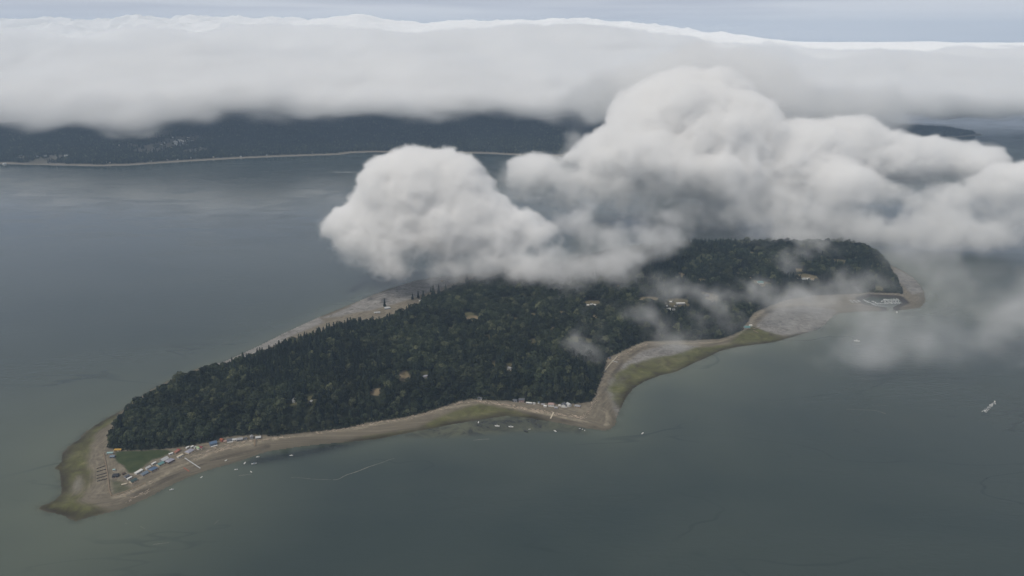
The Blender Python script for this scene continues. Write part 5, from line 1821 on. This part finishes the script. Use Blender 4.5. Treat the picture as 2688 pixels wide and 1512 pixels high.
def build_deck():
    """the layer of stratus over the far coast: a slab with a ragged lower edge and a rolling top"""
    lo, hi = (-6600.0, 4400.0, 130.0), (6800.0, 8900.0, 900.0)
    n = (330, 190, 60)
    xs, ys, zs = (np.linspace(lo[k], hi[k], n[k]).astype(np.float32) for k in range(3))
    X, Y = np.meshgrid(xs, ys, indexing='ij')
    big = fbm2(xs, ys, 2600, 301, 3)
    mid = fbm2(xs, ys, 700, 311, 4, .55)
    # long east-west rolls
    roll = 0
    a, l = 1.0, 900.0
    for k in range(4):
        roll = roll + a * (.9 - 2.0 * np.abs(noise2(xs / 3.4, ys, l, 321 + k)))
        a, l = a * .55, l / 2.1
    front = 5350 + 420 * big + 300 * mid
    inn = (Y - front)
    base = 218 + 42 * fbm2(xs, ys, 380, 331, 4, .6) + 18 * mid - 20 * sstep(0, 2500, inn) - 70 * sstep(.35, 1.1, fbm2(xs, ys, 300, 335, 2)) - 45 * sstep(-1500, -3600, X)
    left = sstep(3600, 700, X)
    top = base + 60 + (250 + 60 * left) * (1 - np.exp(-np.clip(inn, 0, None) / 700.0)) + (125 + 130 * left) * sstep(700, 3100, inn) + 62 * roll + 30 * mid
    body = sstep(-250, 500, inn)
    z3 = zs[None, None, :]
    tear = np.clip(.55 + .8 * (noise3(xs, ys, zs, (210, 400, 240), 351) + .6 * noise3(xs, ys, zs, (95, 200, 130), 352)), 0, 1)
    rag = 1.5 * noise3(xs, ys, zs, (260, 420, 160), 341) + .6 * noise3(xs, ys, zs, (120, 120, 70), 342)
    up = np.clip((top[..., None] + 14 * rag - z3) / 26, 0, 1)
    dn = np.clip((z3 - base[..., None] - 26 * rag) / 70, 0, 1)
    sheet = noise3(xs, ys, zs, (2200, 500, 46), 361) + .6 * noise3(xs, ys, zs, (800, 260, 30), 362)
    up = up * np.clip(.75 + .55 * sheet, .12, 1)
    low_ = 1 - sstep(20, 130, z3 - base[..., None])
    d = (up * dn ** 1.2 * body[..., None] * (1 - low_ * (1 - tear))).astype(np.float32)
    for k in range(3):
        ax = np.arange(n[k])
        f = np.clip(np.minimum(ax, n[k] - 1 - ax) / 2.0, 0, 1).astype(np.float32)
        sh = [1, 1, 1]
        sh[k] = -1
        d = d * f.reshape(sh)
    m = cloud_material('stratus_vapour', 0.03, (.962, .96, .958))
    o = volume_object('cloud_deck', lo, hi, d, m)
    tag(o, 'wide flat layer of low cloud lying over the far coast up to the horizon', 'cloud', kind='stuff')
    # tops of the same layer towards the horizon, with heaped crests
    gx = np.arange(-8600, 8601, 26.0)
    gy = np.arange(6900, 11000, 26.0)
    X, Y = np.meshgrid(gx, gy, indexing='ij')
    ridge = 9650 + 260 * fbm2(gx, gy, 3600, 351, 2)
    left = sstep(3600, 700, X)
    heap = 0
    a, l = 1.0, 560.0
    for k in range(6):
        heap = heap + a * (1 - 1.9 * np.abs(noise2(gx, gy, l, 371 + k)))
        a *= .58
        l /= 2.05
    z = 330 + (345 + 95 * left) * sstep(6900, 8700, Y) + (40 + 125 * left) * sstep(-1250, 100, Y - ridge) + 10 * fbm2(gx, gy, 900, 361, 3)
    z = z + (5 + 62 * left) * sstep(8300, 9000, Y) * np.clip(heap, -.8, 2.4) * (.75 + .5 * noise2(gx, gy, 2200, 391))
    for px_, py_, w_ in ((945, 40, 230), (915, 46, 300), (705, 55, 150), (50, 50, 200), (190, 60, 120), (850, 56, 150), (1020, 62, 260), (1230, 66, 300)):
        pk = at_y(px_, py_, 9750)
        z = z + np.clip(pk.z + 16 * heap - z, 0, None) * np.exp(-np.abs((X - pk.x) / w_) ** 2.6 - ((Y - 9750) / 500) ** 2)
    mm, N, L = new_mat('cumulus_top')
    out = N.new('ShaderNodeOutputMaterial')
    df = N.new('ShaderNodeBsdfDiffuse')
    df.inputs['Color'].default_value = (.93, .93, .93, 1)
    df.inputs['Roughness'].default_value = 1.0
    L.new(df.outputs[0], out.inputs['Surface'])
    o = grid_mesh('cloud_tops', X, Y, z, mm)
    tag(o, 'bright white heaped cloud tops along the horizon', 'cloud', kind='stuff')


def build_mist():
    # thin rags drifting over the near coast and over the sound on the right
    def G(px, py, z, rpx, sy=1.0, sz=.6):
        c = at(px, py, z)
        depth = c.y * CP + (CAM_H - z) * SP
        r = rpx * depth / F_PX
        return (tuple(c), (r, r * sy, r * sz))
    bl = [G(1590, 872, 75, 30), G(1630, 838, 80, 38), G(1690, 815, 80, 32), G(1540, 895, 70, 24), G(1745, 800, 80, 26), G(1900, 812, 75, 48, 1, .5), G(1960, 790, 80, 44, 1, .5), G(1850, 800, 75, 30),
          G(2040, 770, 70, 40, 1, .5), G(2110, 775, 60, 44, 1, .5), G(2200, 775, 60, 44, 1, .45), G(2250, 745, 70, 36), G(1800, 862, 50, 26), G(1770, 885, 45, 18), G(1750, 782, 80, 26), G(1920, 850, 60, 26),
          G(1480, 730, 95, 60, 1, .4), G(1580, 700, 100, 70, 1, .45), G(1650, 690, 100, 46, 1, .5), G(1330, 715, 95, 56, 1, .4), G(1230, 720, 90, 44, 1, .4), G(2070, 690, 85, 16, 1, 1.6), G(2080, 650, 90, 20, 1, 1.4), G(2170, 640, 95, 40, 1, .6), G(2000, 628, 100, 40, 1, .5)]
    lo, hi, d = blob_density(bl, (6, 7, 4.5), 71, 20, 80, 50, pad=50, wisp=1.15, bubbles=(5, .4), kk=16)
    m = cloud_material('mist_vapour', 0.013)
    o = volume_object('mist', lo, hi, d, m)
    tag(o, 'thin rags of mist over the wooded near coast of the island', 'mist', kind='stuff')
    bl = [G(2490, 690, 130, 60, 1.2, .5), G(2570, 735, 130, 70, 1.2, .6), G(2660, 770, 120, 76, 1.2, .6), G(2610, 680, 140, 70, 1.2, .5), G(2420, 655, 130, 46, 1.2, .4), G(2700, 810, 110, 50, 1.2, .5),
          G(2540, 810, 100, 36, 1.2, .3), G(2600, 860, 90, 46, 1.2, .25), G(2250, 905, 70, 30, 1.2, .16), G(2210, 925, 60, 22, 1.2, .16), G(2300, 870, 80, 34, 1.2, .16), G(2240, 860, 80, 24, 1.2, .16), G(2470, 640, 150, 66, 1.2, .5), G(2650, 610, 160, 90, 1.2, .5)]
    lo, hi, d = blob_density(bl, (9, 11, 7), 91, 28, 150, 60, pad=80, wisp=.95, bubbles=(6, .35), kk=20)
    m = cloud_material('fog_vapour', 0.011)
    o = volume_object('mist', lo, hi, d, m)
    tag(o, 'soft patch of fog over the open water right of the boat harbour', 'mist', kind='stuff')


build_clouds()


# ------------------------------------------------------------------ haze
def build_haze():
    m, N, L = new_mat('air_haze')
    out = N.new('ShaderNodeOutputMaterial')
    v = N.new('ShaderNodeVolumePrincipled')
    v.inputs['Color'].default_value = (0.52, 0.70, 0.94, 1)
    v.inputs['Density'].default_value = HAZE
    v.inputs['Anisotropy'].default_value = 0.0
    L.new(v.outputs[0], out.inputs['Volume'])
    x0, x1, y0, y1, z0, z1 = -13500, 13500, -2500, 17500, -3.0, 1150.0
    vv = [(x, y, z) for z in (z0, z1) for y in (y0, y1) for x in (x0, x1)]
    o = mesh_obj('haze', vv, [(0, 2, 3, 1), (4, 5, 7, 6), (0, 1, 5, 4), (2, 6, 7, 3), (0, 4, 6, 2), (1, 3, 7, 5)], m)
    tag(o, kind='stuff')


HAZE = 5.4e-5
build_haze()
